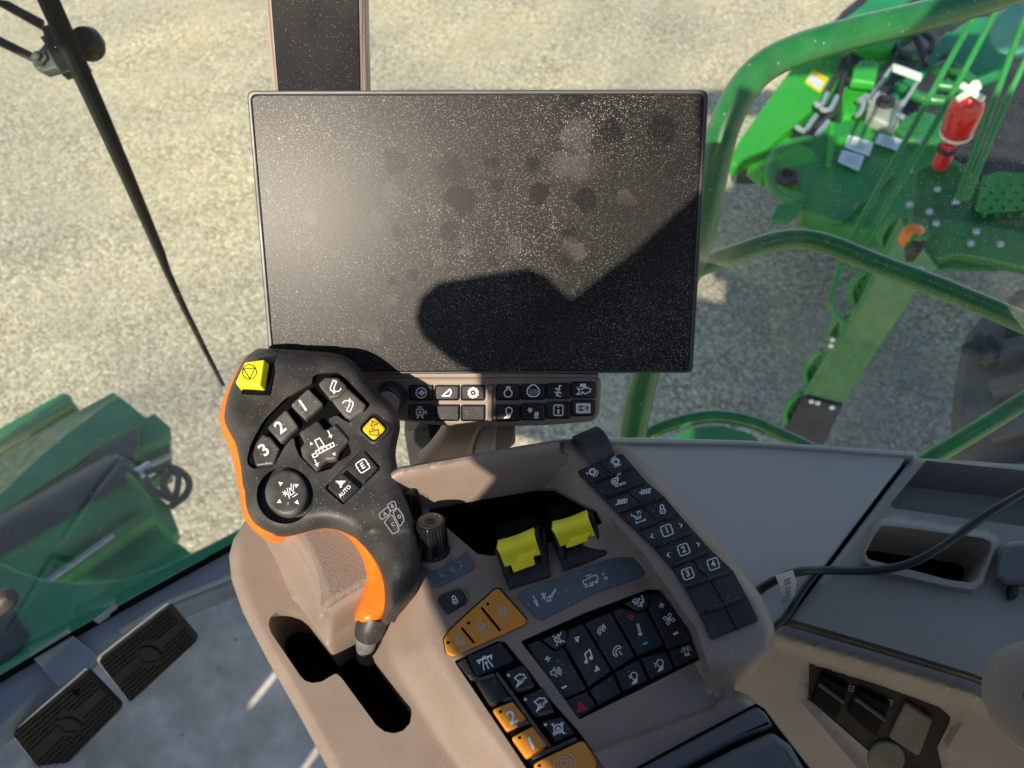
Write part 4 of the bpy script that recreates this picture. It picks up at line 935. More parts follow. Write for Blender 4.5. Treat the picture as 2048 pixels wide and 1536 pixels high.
RL = [(1120, 890), (1148, 940), (1200, 1010), (1290, 1110), (1335, 1175), (1392, 1255), (1422, 1345), (1440, 1385)]
rpoly = RL+[(1480, 1364), (1700, 1300), (1600, 1000), (1300, 850), (1160, 850)]
BE = [(700, 960), (799, 934), (960, 905), (1100, 882), (1130, 878)]
aud = rnd([(1040, 1283), (1170, 1225), (1296, 1178), (1332, 1180), (1384, 1250), (1406, 1316), (1280, 1380), (1158, 1440), (1100, 1360)], 5)
keycol = rnd(fE([(175, 520), (490, 375), (548, 378), (700, 560), (880, 800), (1090, 1035), (1250, 1260), (1420, 1500), (900, 1560), (700, 1302)]), 6)
lidline = [(1120, 1510), (1199, 1494), (1420, 1412), (1450, 1385)]
lidpoly = lidline+[(1700, 1390), (1900, 1800), (1150, 1800)]
def hcon(x, y):
    p = (x, y)
    dl_ = dline(p, LB)
    if inside(p, tanpoly): h = .030*(1-sst(0, 100, dl_))
    else: h = .030
    if y < 1130 and not inside(p, rpoly):
        h += .050*max(0, 1-dline(p, BE)/92)
        # right-hand shoulder slope of the tray wall
        if x > 1060: h = max(h, .030+.028*sst(-.2, 1, (x-1068-(y-900)*.30)/85)*sst(1130, 1010, y))
    d = dline(p, RL)
    top_ = .032+.026*sst(1394, 1325, y)
    if inside(p, rpoly): h = top_
    elif y > 860: h = max(h, top_-(top_-.032)*sst(0, 15, d)) if d < 15 else h
    if inside(p, lidpoly): h += .005*sst(0, 9, dline(p, lidline))
    do = dline(p, outer, True)
    if do < 26: h -= .012*(1-math.sqrt(max(0, 1-(1-do/26)**2)))
    return h
field('console_shell', outer, PC, hcon, M['tan'], console, step=9, holes=[gate, pocket], pits=[(aud, .007), (keycol, .004)], skirt=.045, hskirt={1: .004}, lines=[RL, offs(RL, 7), offs(RL, 15), lidline, offs(lidline, -8), offs(BE, 92)[1:], [(1068, 900), (1105, 975)], LB, offs(LB, 50)], ang=40, rims=(3.5, 11, 22))
slab('gate_floor', [(512, 1190), (800, 1180), (880, 1500), (690, 1500), (560, 1345)], PC, M['well'], console, h=-.055, thick=.01)
pk_ = [tuple(v) for v in shrink(resample(pocket, 8), -1.0)]
loft('tray_liner', [[PC.hit(x, y, hcon(x, y)-.003) for x, y in pk_], [PC.hit(x, y, hcon(x, y)-.006)-PC.n*.045 for x, y in pk_]], M['well'], console, caps=(False, True))
slab('tray_floor', [(780, 950), (1260, 900), (1300, 1130), (820, 1180)], PC, M['well'], console, h=-.04, thick=.01)
slab('pad_gap', [(1240, 1552), (1375, 1478), (1512, 1406), (1530, 1416), (1556, 1452), (1640, 1560), (1800, 1800), (1200, 1800)], PC, M['well'], console, h=.038, thick=.01, bev=.001)
slab('seat_vinyl_pad', rnd([(1252, 1552), (1385, 1480), (1514, 1411), (1532, 1424), (1548, 1449), (1470, 1483), (1365, 1538), (1180, 1640)], [4, 0, 12, 8, 4, 0, 0, 4]), PC, M['vinyl'], console, h=.046, thick=.02, bev=.0025)
slab('armrest_cushion', rnd([(1375, 1545), (1472, 1494), (1548, 1460), (1585, 1486), (1628, 1560), (1800, 1800), (1200, 1800), (1230, 1640)], [4, 0, 16, 12, 0, 0, 0, 4]), PC, M['vinyl'], console, h=.054, thick=.03, bev=.006, res=4)
# palm block beside the gate
crest = fB([(470, 300), (560, 330), (640, 400), (760, 560), (850, 700), (925, 890), (955, 1070)])
crestR = fB([(955, 1070), (1230, 925), (1500, 770)])
baseL = fB([(410, 300), (430, 360), (560, 600), (700, 930), (760, 985), (830, 1080), (975, 1300), (1000, 1332)])
baseR = fB([(1000, 1332), (1030, 1318), (1300, 1130), (1520, 980)])
blk = baseL+baseR[1:]+fB([(1540, 700), (1300, 200), (700, 120), (450, 200)])
topP = crest+crestR[1:]+fB([(1540, 700), (1300, 150), (700, 100)])
def hblk(x, y):
    p = (x, y); H = .036
    if inside(p, topP): return H-.004*(1-sst(0, 24, min(dline(p, crest), dline(p, crestR))))
    dc = min(dline(p, crest), dline(p, crestR)); db = min(dline(p, baseL), dline(p, baseR)); t = db/(db+dc+1e-6)
    return (H-.004)*(.5*t+.5*sst(0, 1.0, t))
field('palm_block', blk, PC, hblk, M['tan'], console, step=7, skirt=.03, lines=[crest, crestR, offs(crest, 12), offs(crestR, -12), offs(crest, -12), fB([(955, 1070), (1000, 1332)])], ang=70)
cu_ = shrink(topP, 3.5)
cush = smooth([(593, 1048), (612, 1090), (633, 1140), (640, 1185), (646, 1222), (700, 1190), (780, 1145), (800, 1100), (760, 1020), (640, 1010)], 4)
field('palm_cushion', [tuple(v) for v in cush], PC, lambda x, y: hblk(x, y)+.0016*sst(0, 9, dline((x, y), cush, True))-.0002, M['cushion'], console, step=6, skirt=.004, ang=70)

def P_(h): return PC
def ckey(pts, h, m, name='key', r=3, thick=.006, bev=.0009, sy=None, holes=()):
    q = rnd(pts, r)
    return slab(name, q, PC, M[m], console, h=h, thick=thick, bev=bev, holes=holes)
KH = .0318
# orange throttle key plate
q = fD([(312, 1290), (362, 1215), (560, 1030), (790, 828), (830, 822), (1085, 1110), (1078, 1150), (720, 1312), (400, 1455), (335, 1420)])
def slot(x0, y0, x1, y1, w):
    a = Vector((x0, y0)); b = Vector((x1, y1)); d = (b-a).normalized(); n = Vector((-d.y, d.x))*w/2
    return rnd([tuple(a-d*w/2+n), tuple(b+d*w/2+n), tuple(b+d*w/2-n), tuple(a-d*w/2-n)], w*.5, 3)
slots = [fD(slot(485, 1190, 592, 1320, 22)), fD(slot(672, 1003, 835, 1205, 25))]
slab('orange_key_surround', rnd(shrink(q, -2.2), 8), PC, M['well'], console, h=.0306, thick=.002, bev=.0004)
ok = slab('orange_key_plate', rnd(q, [9, 6, 0, 7, 8, 8, 8, 0, 10, 10]), PC, M['okey'], console, h=KH+.0006, thick=.006, bev=.0009, holes=slots)
for (x, y) in [(353, 1327), (546, 1144), (723, 965)]:
    slab('indicator_lamp', circ(*fD(x, y), 3.4, 3.0, 14), PC, M['well'], ok, h=KH+.0009, thick=.0008, bev=.0002)
for (x, y, f) in [(462, 1308, [turt]), (662, 1170, [hare]), (858, 1028, [hare, ])]:
    c = fD(x, y); symbol(ok, PC, KH+.0009, c[0], c[1], 12.5, -22, engine_(f), M['tanprint'], 1.9)
for (x, y) in [(510, 1385), (702, 1230), (903, 1080)]:
    c = fD(x, y); symbol(ok, PC, KH+.0009, c[0], c[1], 10, -28, [('t', 'n/min', 0, 0, 1.0)], M['tanprint'], 2)
# small label, lock key, long label
q = rnd(fD([(118, 640), (440, 540), (520, 470), (605, 610), (590, 640), (270, 812), (225, 800)]), [4, 0, 3, 3, 3, 5, 4])
lw = slab('dial_label', q, PC, M['label'], console, h=.0312, thick=.002, bev=.0003)
for (x, y, ic, s) in [(272, 665, plus, 3.6), (312, 692, [('l', arc(0, -.5, 1, 60, 150, 8), 1)] + [('f', [(-1.2, -.4), (-.4, -.3), (-.9, .5)])], 7), (402, 658, cross8 + [('l', arc(0, 0, 1.1, 200, 290, 8))], 6.5), (478, 620, arrow(-.7, .9, .4, -.6, .7), 5.5), (462, 577, minus, 3.4)]:
    c = fD(x, y); symbol(lw, PC, .0315, c[0], c[1], s, -22, ic, M['dim'], 1.7)
q = fD([(258, 900), (300, 872), (440, 822), (485, 832), (535, 915), (528, 950), (370, 1042), (320, 1035), (262, 965)])
slab('key_well', rnd(shrink(q, -2.4), 9), PC, M['tan'], console, h=.0316, thick=.002, bev=.0008)
k = slab('lock_key', rnd(q, 8), PC, M['key'], console, h=.0335, thick=.006, bev=.001)
c = fD(415, 928); symbol(k, PC, .0338, c[0], c[1], 9.5, -20, lock, M['grey'], 2.2)
q = [(1033, 1190), (1045, 1182), (1160, 1138), (1250, 1107), (1262, 1108), (1291, 1143), (1288, 1151), (1180, 1190), (1085, 1239), (1074, 1236)]
ll = slab('switch_label', rnd(q, 6), PC, M['label'], console, h=.0314, thick=.002, bev=.0003)
for (x, y, ic, s, w) in [(1152, 905, [('l', [(-.3, -1), (.3, 1)])], 3.4, 1.8), (1168, 942, [('c', C_(0, 0, 1, 12))], 2.6, 1.8), (1187, 975, [('t', 'R', 0, 0, 2.6)], 4.5, 1.5),
                     (1800, 690, [('l', [(-.3, -1), (.3, 1)])], 3.0, 1.8), (1823, 727, [('c', C_(0, 0, 1, 12))], 2.6, 1.8)]:
    c = fD(x, y); symbol(ll, PC, .0317, c[0], c[1], s, -20, ic, M['grey'], w)
c = fD(1290, 900); symbol(ll, PC, .0317, c[0], c[1], 18, -12, auger, M['grey'], 1.9)
c = fD(1685, 755); symbol(ll, PC, .0317, c[0], c[1], 17, -20, combine, M['grey'], 1.9)
# left key column
pitH = .0262
slab('key_bed', shrink(keycol, 1.5), PC, M['well'], console, h=pitH+.0004, thick=.0015, bev=.0003)
def ek(pts, m='key', h=.0318, r=4, **kw): return ckey(fE(pts), h, m, r=r, **kw)
k = ek([(272, 485), (505, 385), (535, 400), (615, 515), (350, 632), (325, 600)]); c = fE(408, 525); symbol(k, PC, .0321, c[0], c[1], 16.5, -22, road, M['white'], 2.2)
ek([(195, 530), (262, 492), (318, 605), (350, 640), (300, 660)], h=.0300)
ek([(335, 668), (400, 650), (478, 612), (590, 782), (440, 842)], h=.0312)
ek([(476, 606), (498, 598), (890, 1140), (868, 1150)], 'panel', h=.0335, r=2, name='divider_bar', thick=.008)
for pts, tx, cc in [([(455, 872), (605, 812), (712, 948), (562, 1030)], '2', (600, 935)), ([(595, 1078), (755, 992), (862, 1135), (705, 1230)], '1', (742, 1125))]:
    k = ek(pts, 'okey', h=.0325, r=5); c = fE(*cc); symbol(k, PC, .0328, c[0], c[1], 38, -24, [('t', tx, 0, 0, 1.0)], M['white'], 2)
    lp = fE(pts[0][0]+60, pts[0][1]+(18 if tx == '2' else 2)); slab('indicator_lamp', circ(lp[0], lp[1], 3.6, 3.2, 14), PC, M['well'], k, h=.0328, thick=.0008, bev=.0002)
for pts, ic, cc, s in [([(545, 598), (690, 545), (765, 700), (625, 755)], combine2, (660, 662), 14), ([(668, 775), (832, 712), (905, 885), (765, 935)], combine2, (808, 838), 15), ([(815, 960), (965, 928), (1065, 1048), (920, 1112)], axle, (938, 1015), 15.5)]:
    k = ek(pts, h=.0318, r=4); c = fE(*cc); symbol(k, PC, .0321, c[0], c[1], s, -28, ic, M['white'], 2.1)
    lp = fE(pts[0][0]+30, pts[0][1]+25); slab('indicator_lamp', circ(lp[0], lp[1], 3.2, 2.9, 12), PC, M['grey'], k, h=.0321, thick=.0008, bev=.0002)
for a, b in [((640, 735), (755, 705)), ((785, 915), (900, 885)), ((342, 662), (470, 622)), ((528, 808), (595, 790)), ((640, 995), (725, 965)), ((745, 1232), (1070, 1090))]:
    a, b = fE(*a), fE(*b); tube('key_ridge', [PC.hit(*a, .0325), PC.hit(*b, .0325)], .0011, M['panel'], console, n=8, sm=1)
k = ek([(752, 1275), (800, 1245), (1105, 1102), (1130, 1112), (1222, 1240), (1222, 1275), (1200, 1330), (1000, 1420), (850, 1440)], 'okey', h=.033, r=8, name='park_key')
c = fE(985, 1272); symbol(k, PC, .0333, c[0], c[1], 20, -24, [('t', 'D', 0, 0, 1.15), ('l', arc(0, 0, 1.05, -60, 40, 12), 1.4), ('l', arc(0, 0, 1.05, 150, 230, 12), 1.4), ('c', C_(0, 0, .72, 24))], M['tanprint'], 2.2)
slab('indicator_lamp', circ(*fE(800, 1285), 3.6, 3.2, 14), PC, M['well'], k, h=.0333, thick=.0008, bev=.0002)
# audio and climate keypad
slab('keypad_bed', shrink(aud, 1.5), PC, M['well'], console, h=.0236, thick=.0012, bev=.0003)
def ak(pts, syms, r=3, h=.0272):
    k = ckey(shrink(fE(pts), .9), h, 'key', r=r, bev=.0010, thick=.0045)
    for (ic, x, y, s, mm, w, *dg) in syms:
        c = fE(x, y); symbol(k, PC, h+.0003, c[0], c[1], s, dg[0] if dg else -20, ic, M[mm], w)
ak([(700, 400), (800, 362), (912, 445), (975, 415), (1148, 722), (985, 800), (935, 800)], [(plus, 860, 503, 7, 'grey', 1.9, -15), (speaker, 920, 600, 12.5, 'grey', 1.9, -14), (minus, 982, 710, 7, 'grey', 2.2, -26)])
ak([(815, 358), (1000, 278), (1012, 380), (920, 437)], [(mute, 940, 358, 12.5, 'grey', 1.9)], h=.0278)
ak([(1012, 285), (1118, 240), (1332, 590), (1162, 705), (985, 400)], [(skipn, 1085, 365, 8.5, 'white', 2), (note, 1157, 483, 14, 'white', 2), (skipn, 1213, 570, 8.5, 'white', 2, 160)])
ak([(1130, 238), (1322, 158), (1508, 482), (1342, 588)], [(voice, 1252, 300, 9, 'grey', 1.8), (hang, 1372, 452, 12, 'grey', 2)])
ak([(1332, 155), (1400, 125), (1520, 162), (1588, 142), (1718, 402), (1520, 482)], [(plus, 1472, 200, 6.5, 'red', 1.9), (therm, 1530, 290, 12.5, 'grey', 1.7, -14), (minus, 1575, 390, 6.5, 'blue', 2.4, -22)])
ak([(1418, 88), (1600, 18), (1612, 80), (1585, 135), (1520, 158)], [(vent, 1532, 92, 13, 'grey', 1.8)], h=.0278)
ak([(1612, 25), (1715, 15), (1850, 200), (1922, 372), (1742, 438), (1600, 140)], [(plus, 1695, 113, 6.8, 'grey', 2), (fan, 1748, 212, 11, 'grey', 1.9), (minus, 1796, 317, 6.5, 'grey', 2.6, -26)])
ak([(950, 822), (1148, 735), (1225, 850), (1082, 945)], [([('c', [(0, -.95), (.95, .75), (-.95, .75)]), ('c', [(0, -.35), (.42, .45), (-.42, .45)])], 1103, 855, 10.5, 'red', 1.7)])
ak([(1165, 728), (1338, 610), (1402, 752), (1235, 845)], [])
ak([(1350, 600), (1530, 498), (1602, 662), (1412, 747)], [(light, 1493, 645, 11.5, 'grey', 1.8), ([('t', '1', 0, 0, 1)], 1462, 637, 11, 'grey', 1)])
ak([(1540, 492), (1732, 442), (1792, 580), (1612, 658)], [(light, 1682, 552, 11.5, 'grey', 1.8), ([('t', '2', 0, 0, 1)], 1648, 548, 11, 'grey', 1)])
ak([(1745, 440), (1926, 374), (1978, 490), (1802, 575)], [(siren, 1875, 450, 11.5, 'grey', 1.9, -12)])
# long strip keypad on the ridge
Lk = [(97, 235), (165, 302), (258, 395), (335, 478), (442, 575), (540, 672), (640, 785), (712, 898), (800, 1050), (862, 1190)]
Rk = [(355, 137), (412, 205), (492, 300), (590, 380), (672, 478), (762, 580), (862, 690), (982, 802), (1062, 952), (1130, 1082)]
ro = fG(Lk+Rk[::-1])
slab('strip_bed', rnd(shrink(ro, -1.2), [6]+[0]*8+[6, 6]+[0]*8+[6]), PC, M['well'], console, h=.0586, thick=.003, bev=.0004)
def lerp(a, b, t): return (a[0]+(b[0]-a[0])*t, a[1]+(b[1]-a[1])*t)
def sk(i, t0, t1, syms):
    g_ = .007
    pts = [lerp(Lk[i], Rk[i], t0+g_), lerp(Lk[i], Rk[i], t1-g_), lerp(Lk[i+1], Rk[i+1], t1-g_), lerp(Lk[i+1], Rk[i+1], t0+g_)]
    rr = [1.2]*4
    if i == 0 and t0 == 0: rr[0] = 7
    if i == 0 and t1 == 1: rr[1] = 7
    if i == 8 and t1 == 1: rr[2] = 7
    if i == 8 and t0 == 0: rr[3] = 7
    k = slab('key', rnd(shrink(fG(pts), .25), rr), PC, M['key'], console, h=.0605, thick=.004, bev=.0006)
    for (ic, x, y, s, w, *dg) in syms:
        c = fG(x, y); symbol(k, PC, .0608, c[0], c[1], s, dg[0] if dg else -20, ic, M['grey'], w)
blower = [('c', C_(-.3, .1, .55, 18)), ('c', C_(-.3, .1, .2, 10)), ('l', [(-.1, -.42), (.5, -.5), (.5, .0), (.2, .3)])] + [('l', [(.55+.15*i, -.7), (.75+.2*i, -1.1)]) for i in range(4)]
dash = [('l', [(-.85+.34*i, .5), (-.6+.34*i, -.5)], 1.0) for i in range(6)]
sk(0, 0, .5, [(gearS, 185, 238, 8, 1.5), (cross8, 155, 247, 4, 1.2), ([('l', arc(0, 0, 1.1, 0, 110, 8))], 187, 238, 9, 1.5)])
sk(0, .5, 1, [(gearS, 318, 180, 8, 1.5), ([('t', 'n/min', 0, 0, 1)], 328, 202, 6.5, 1), ([('l', arc(0, 0, 1.1, 180, 290, 8))], 318, 180, 9, 1.5)])
sk(1, 0, 1, [(blower, 318, 286, 11, 1.9), ([('t', 'n/min', 0, 0, 1)], 343, 308, 10, 1)])
sk(2, 0, .52, [(dash, 350, 407, 10, 2, -10), (minus, 320, 424, 2, 1.4), (minus, 381, 400, 2, 1.4)])
sk(2, .52, 1, [(dash, 485, 350, 10, 2, -10), (minus, 455, 356, 2, 1.4), (minus, 514, 334, 2, 1.4)])
width = [('l', [(-.9, -.9), (-.9, -.5), (-.6, -.5), (-.6, -.2), (-.3, -.2)]), ('l', [(.1, -.4), (.1, -.8), (.5, -.8), (.5, -.4)])] + [('l', [(-.5+.25*i, .35), (-.35+.25*i, -.15)]) for i in range(4)] + [('l', [(-.7, .75), (.9, .75)]), ('l', [(-.45, .55), (-.7, .75), (-.45, .95)]), ('l', [(.65, .55), (.9, .75), (.65, .95)])]
sk(3, 0, .5, [(width, 446, 495, 13, 1.6)]); sk(3, .5, 1, [(lock, 582, 450, 10.5, 2.1, -10)])
sk(4, 0, 1, [(boxed('1', 1.4), 608, 571, 12.5, 1.9), (chevL, 525, 604, 7, 2), (chevR, 687, 542, 7, 2)])
sk(5, 0, 1, [(boxed('2', 1.4), 703, 680, 12.5, 1.9), (chevL, 617, 711, 7, 2), (chevR, 785, 650, 7, 2)])
sk(6, 0, .5, [(boxed('3', 1.4), 727, 817, 12.5, 1.9)]); sk(6, .5, 1, [(boxed('4', 1.4), 872, 762, 12.5, 1.9)])
sk(7, 0, .52, []); sk(7, .52, 1, []); sk(8, 0, .52, []); sk(8, .52, 1, [])
for x0, y0, x1, y1 in [(175, 296, 410, 207), (272, 373, 473, 296), (345, 462, 585, 379), (462, 556, 558, 519), (598, 504, 652, 484), (556, 655, 745, 584), (650, 767, 845, 693), (716, 892, 975, 804), (838, 1030, 1035, 956), (785, 768, 818, 810)]:
    a, b = fG(x0, y0), fG(x1, y1); tube('key_ridge', [PC.hit(*a, .0615), PC.hit(*b, .0615)], .0012, M['key'], console, n=8, sm=1)
# paddle switches
def paddle(fx, cap, hous, label):
    t = thing('paddle_switch', label, 'switch', PC.hit(*hous[0], .03), 'yellow paddle switches on the console')
    def W(p, h): return PC.hit(p[0], p[1], h)
    # hous: top left, base left front, base right front, top right (front frame); plus left rear foot
    tl, bl, br, tr_, lf = hous
    V = [W(tl, .062), W(bl, .028), W(br, .028), W(tr_, .062), W(lf, .028)]
    back = [v + Vector((.002, .010, -.010)) for v in (V[0], V[3])]
    lowb = [Vector((b.x+.002, b.y+.014, V[1].z)) for b in back]
    for a, b, c, d_ in ((V[0], V[1], lowb[0], back[0]), (V[3], V[2], lowb[1], back[1])):
        side = (V[3]-V[0]).normalized()*.0032*(1 if a is V[0] else -1)
        Q = [a, b, c, d_]; Z = Q+[q+side for q in Q]
        o = mk('cheek', Z, [(0, 1, 2, 3), (7, 6, 5, 4), (0, 4, 5, 1), (1, 5, 6, 2), (2, 6, 7, 3), (3, 7, 4, 0)], M['key'], t); bevel(o, .0009)
    fr_ = [V[1], V[2], V[2]+(V[3]-V[2])*.30+Vector((0, .012, 0)), V[1]+(V[0]-V[1])*.30+Vector((0, .012, 0))]
    Z = fr_+[q+Vector((0, .016, -.004)) for q in fr_]
    o = mk('front_plate', Z, [(0, 1, 2, 3), (7, 6, 5, 4), (0, 4, 5, 1), (1, 5, 6, 2), (2, 6, 7, 3), (3, 7, 4, 0)], M['key'], t); bevel(o, .0008)
    Z = [V[1]+Vector((0, .004, 0)), V[2]+Vector((0, .004, 0)), V[3]+Vector((0, .004, -.014)), V[0]+Vector((0, .004, -.014))]; Z += [q+Vector((0, .02, -.006)) for q in Z]
    mk('inner_block', Z, [(0, 1, 2, 3), (7, 6, 5, 4), (0, 4, 5, 1), (1, 5, 6, 2), (2, 6, 7, 3), (3, 7, 4, 0)], M['well'], t)
    slab('housing_base', rnd([(tl[0]-3, tl[1]+4), (bl[0]-2, bl[1]+1), (br[0]+2, br[1]+1), (tr_[0]+6, tr_[1]+6)], 4), PC, M['key'], t, h=.0345, thick=.007, bev=.0012)
    # yellow cap: curved saddle plate
    ctl, ctr_, cbr, cbl = cap[:4]; ft = cap[4]
    n_, k_ = 12, 8; V2 = []; F2 = []
    for i in range(n_+1):
        u = i/n_; dip = math.sin(math.pi*u)
        for j in range(k_+1):
            v = j/k_; x = (ctl[0]*(1-u)+ctr_[0]*u)*(1-v)+(cbl[0]*(1-u)+cbr[0]*u)*v
            y = (ctl[1]*(1-u)+ctr_[1]*u)*(1-v)+(cbl[1]*(1-u)+cbr[1]*u)*v
            y += 2.6*dip*(1-v)
            V2.append(W((x, y), .0635-.017*v-.003*dip+.003*math.sin(math.pi*min(1, v*1.4))))
    # rolled rear edge
    for i in range(n_): 
        for j in range(k_): a = i*(k_+1)+j; F2.append((a, a+1, a+k_+2, a+k_+1))
    b0 = len(V2)
    for i in range(n_+1):
        p = V2[i*(k_+1)]; V2.append(p+Vector((0, .005, -.002))); V2.append(p+Vector((0, .008, -.010)))
    for i in range(n_):
        a, b = i*(k_+1), (i+1)*(k_+1); c, d_ = b0+2*i, b0+2*i+2
        F2.append((a, b, d_, c)); F2.append((c, d_, d_+1, c+1))
    o = mk('yellow_cap', V2, F2, M['yellow'], t, 60)
    sm_ = o.modifiers.new('thickness', 'SOLIDIFY'); sm_.thickness = .0022; sm_.offset = -1
    sub = [W(p, .046-.006*(p[1]-ft[0][1])/20) for p in ft]
    n3 = Vector((0, -.3, 1)).normalized(); Z = [q for q in sub]+[q-n3*.003 for q in sub]
    m_ = len(sub); Fz = [tuple(range(m_)), tuple(range(2*m_-1, m_-1, -1))]+[(i, m_+i, m_+(i+1) % m_, (i+1) % m_) for i in range(m_)]
    o = mk('yellow_tongue', Z, Fz, M['yellow'], t); bevel(o, .0005)
    return t
p1 = fD([(815, 428), (1150, 308), (1215, 505), (890, 622)]); ft1 = fD([(885, 560), (1190, 450), (1150, 528), (1166, 600), (965, 672), (940, 603)])
paddle(0, [p1[0], p1[1], p1[2], p1[3], ft1], [*fD([(800, 428), (930, 812), (1308, 690), (1190, 300)]), fD(780, 600)], 'left yellow paddle switch with a wide stepped tongue, nearer the lever')
p2 = fD([(1330, 250), (1650, 140), (1722, 330), (1402, 432)]); ft2 = fD([(1400, 385), (1700, 285), (1655, 352), (1662, 378), (1462, 446), (1452, 420)])
paddle(0, [p2[0], p2[1], p2[2], p2[3], ft2], [*fD([(1308, 255), (1440, 640), (1830, 490), (1700, 128)]), fD(1290, 440)], 'right yellow paddle switch with a short narrow tongue, nearer the long keypad')
# dials
axk = Vector((-.03, .42, .90)).normalized()
for (x, y, hh, lab) in [(866, 1100, .031, 'black fluted round knob standing between the lever and the left yellow switch'), (812, 1030, .031, 'black fluted round knob half hidden behind the lever handle')]:
    p = PC.hit(x, y, hh)
    t = thing('rotary_knob', lab, 'knob', p, 'black fluted knobs')
    lathe('knob_body', p-axk*.004, axk, [(.0118, 0), (.0118, .004), (.0112, .0055), (.0105, .0265), (.0098, .0282), (.0085, .0286)], M['gloss'], t, teeth=26, tdepth=.0009, trange=(2, 3))
    lathe('knob_cap', p+axk*.0243, axk, [(.0082, 0), (.0082, .0008), (.0074, .0004), (.004, .0003)], M['keyb'], t, n=36)
    lathe('knob_skirt', p-axk*.006, axk, [(.0135, 0), (.0132, .004), (.0120, .005)], M['tan'], t, n=36)
a = PC.hit(1163, 893, .060); b = PC.hit(1195, 880, .062)
t = thing('thumb_wheel', 'black ribbed thumb wheel at the back corner of the console', 'wheel', a)
axw = (PC.hit(1215, 885, .06)-PC.hit(1170, 905, .06)).normalized(); cw = PC.hit(1186, 902, .052)
lathe('wheel', cw-axw*.010, axw, [(.013, 0), (.0155, .001), (.0155, .019), (.013, .020)], M['keyb'], t, teeth=36, tdepth=.0008, trange=(1, 2))

# ================================================================== CONTROL LEVER
PJ = plane3((500, 800, .535), (760, 800, .535), (740, 1200, .474))
lever = thing('control_lever', 'black and orange multifunction control lever with numbered buttons and yellow stop button', 'lever', pt(740, 1330, .50))
fullA = fA([(318, 172), (400, 108), (480, 76), (680, 80), (900, 98), (1150, 120), (1290, 165), (1400, 262), (1560, 470), (1700, 600), (1752, 690), (1762, 800), (1735, 930), (1722, 1060), (1760, 1250), (1815, 1440)])
fullB = fB([(1650, 110), (1690, 270), (1725, 460), (1740, 620), (1730, 740), (1685, 870), (1610, 980), (1520, 1070), (1470, 1110), (1430, 1150), (1360, 1175), (1290, 1165), (1238, 1120), (1235, 1050), (1262, 960), (1300, 860), (1320, 760), (1312, 650), (1285, 560), (1230, 460), (1150, 375), (1060, 325), (960, 312), (850, 330), (720, 368), (600, 395), (500, 398), (400, 365), (330, 300), (285, 215), (262, 110), (250, 30)])
fullA2 = fA([(255, 1350), (225, 1180), (185, 1020), (120, 880), (90, 760), (100, 620), (160, 450), (240, 290)])
fullA = [(x-(12 if x > 690 else 0), y+(8 if x > 560 and y < 780 else 0)) for x, y in fullA]
full = [tuple(v) for v in smooth(fullA+fullB+fullA2, 3)]
def hback(x, y):
    d = dline((x, y), full, True); r = 26
    return -.012 + .012*math.sqrt(max(0, 1-(1-min(1, d/r))**2))
field('orange_shell', full, PJ, hback, M['orange'], lever, step=9, skirt=.018, ang=60)
blkA = fA([(322, 176), (400, 112), (480, 80), (680, 84), (900, 101), (1150, 123), (1290, 168), (1398, 265), (1558, 473), (1697, 603), (1748, 692), (1758, 800), (1731, 930), (1718, 1060), (1756, 1250), (1811, 1440)])
blkB = fB([(1686, 110), (1741, 270), (1778, 460), (1796, 620), (1786, 740), (1741, 870), (1666, 980), (1576, 1080), (1500, 1140), (1455, 1120), (1478, 1020), (1487, 900), (1470, 770), (1420, 640), (1345, 525), (1260, 430), (1170, 365), (1060, 318), (960, 307), (850, 325), (720, 362), (600, 380), (500, 358), (410, 310), (350, 245), (312, 150), (300, 60), (295, 0)])
blkA2 = fA([(305, 1350), (285, 1180), (240, 980), (190, 880), (138, 760), (138, 650), (180, 480), (250, 310)])
blkP = [tuple(v) for v in smooth(blkA+blkB+blkA2, 3)]
wellP = rnd(fA([(345, 1100), (375, 980), (430, 870), (500, 745), (700, 545), (900, 430), (950, 405), (952, 345), (1010, 310), (1190, 300), (1260, 350), (1500, 600), (1440, 670), (1380, 700), (1300, 772), (1230, 740), (1180, 700), (1090, 740), (1290, 930), (1320, 1060), (1200, 1130), (1130, 1200), (985, 1240), (830, 1080), (790, 980), (780, 900), (700, 990), (610, 1150), (580, 1180), (400, 1200), (350, 1160)]), 8)
wellC = circ(570, 991, 57, 57, 36)
wellK = rnd(fA([(1060, 1380), (1425, 1010), (1600, 1190), (1240, 1540)]), 6)
def hj(x, y):
    d = dline((x, y), blkP, True)
    r = 34 if y < 1060 else 60
    H = .016 + .012*sst(1040, 1160, y)
    return -.002 + H*math.sqrt(max(0, 1-(1-min(1, d/r))**2)) - .004*sst(1180, 1290, y)
field('lever_body', blkP, PJ, hj, M['joy'], lever, step=7, pits=[(wellP, .0055), (wellC, .009), (wellK, .0035)], skirt=.006, ang=50)
def jk(pts, h, m='joykey', r=5, bev=.0016, thick=.007, name='button', rr=None):
    return slab(name, rnd(pts, r), PJ, M[m], lever, h=h, thick=thick, bev=bev)
JH = .0145
for pts, tx, cc, dg in [([(748, 602), (912, 445), (1055, 592), (882, 738)], '1', (868, 613), -35), ([(528, 812), (705, 640), (820, 800), (655, 952)], '2', (655, 815), -38), ([(485, 872), (560, 900), (640, 1005), (590, 1155), (425, 1175), (395, 1060), (425, 960)], '3', (505, 1025), -40)]:
    k = jk(fA(pts), JH+.0012, r=5, name='number_button'); c = fA(*cc); symbol(k, PJ, JH+.0015, c[0], c[1], 35, dg, [('t', tx, 0, 0, 1)], M['white'], 2)
k = jk(fA([(1003, 405), (1065, 345), (1190, 345), (1265, 415), (1275, 450), (1195, 525), (1110, 542)]), JH+.0022, r=6, name='spout_button')
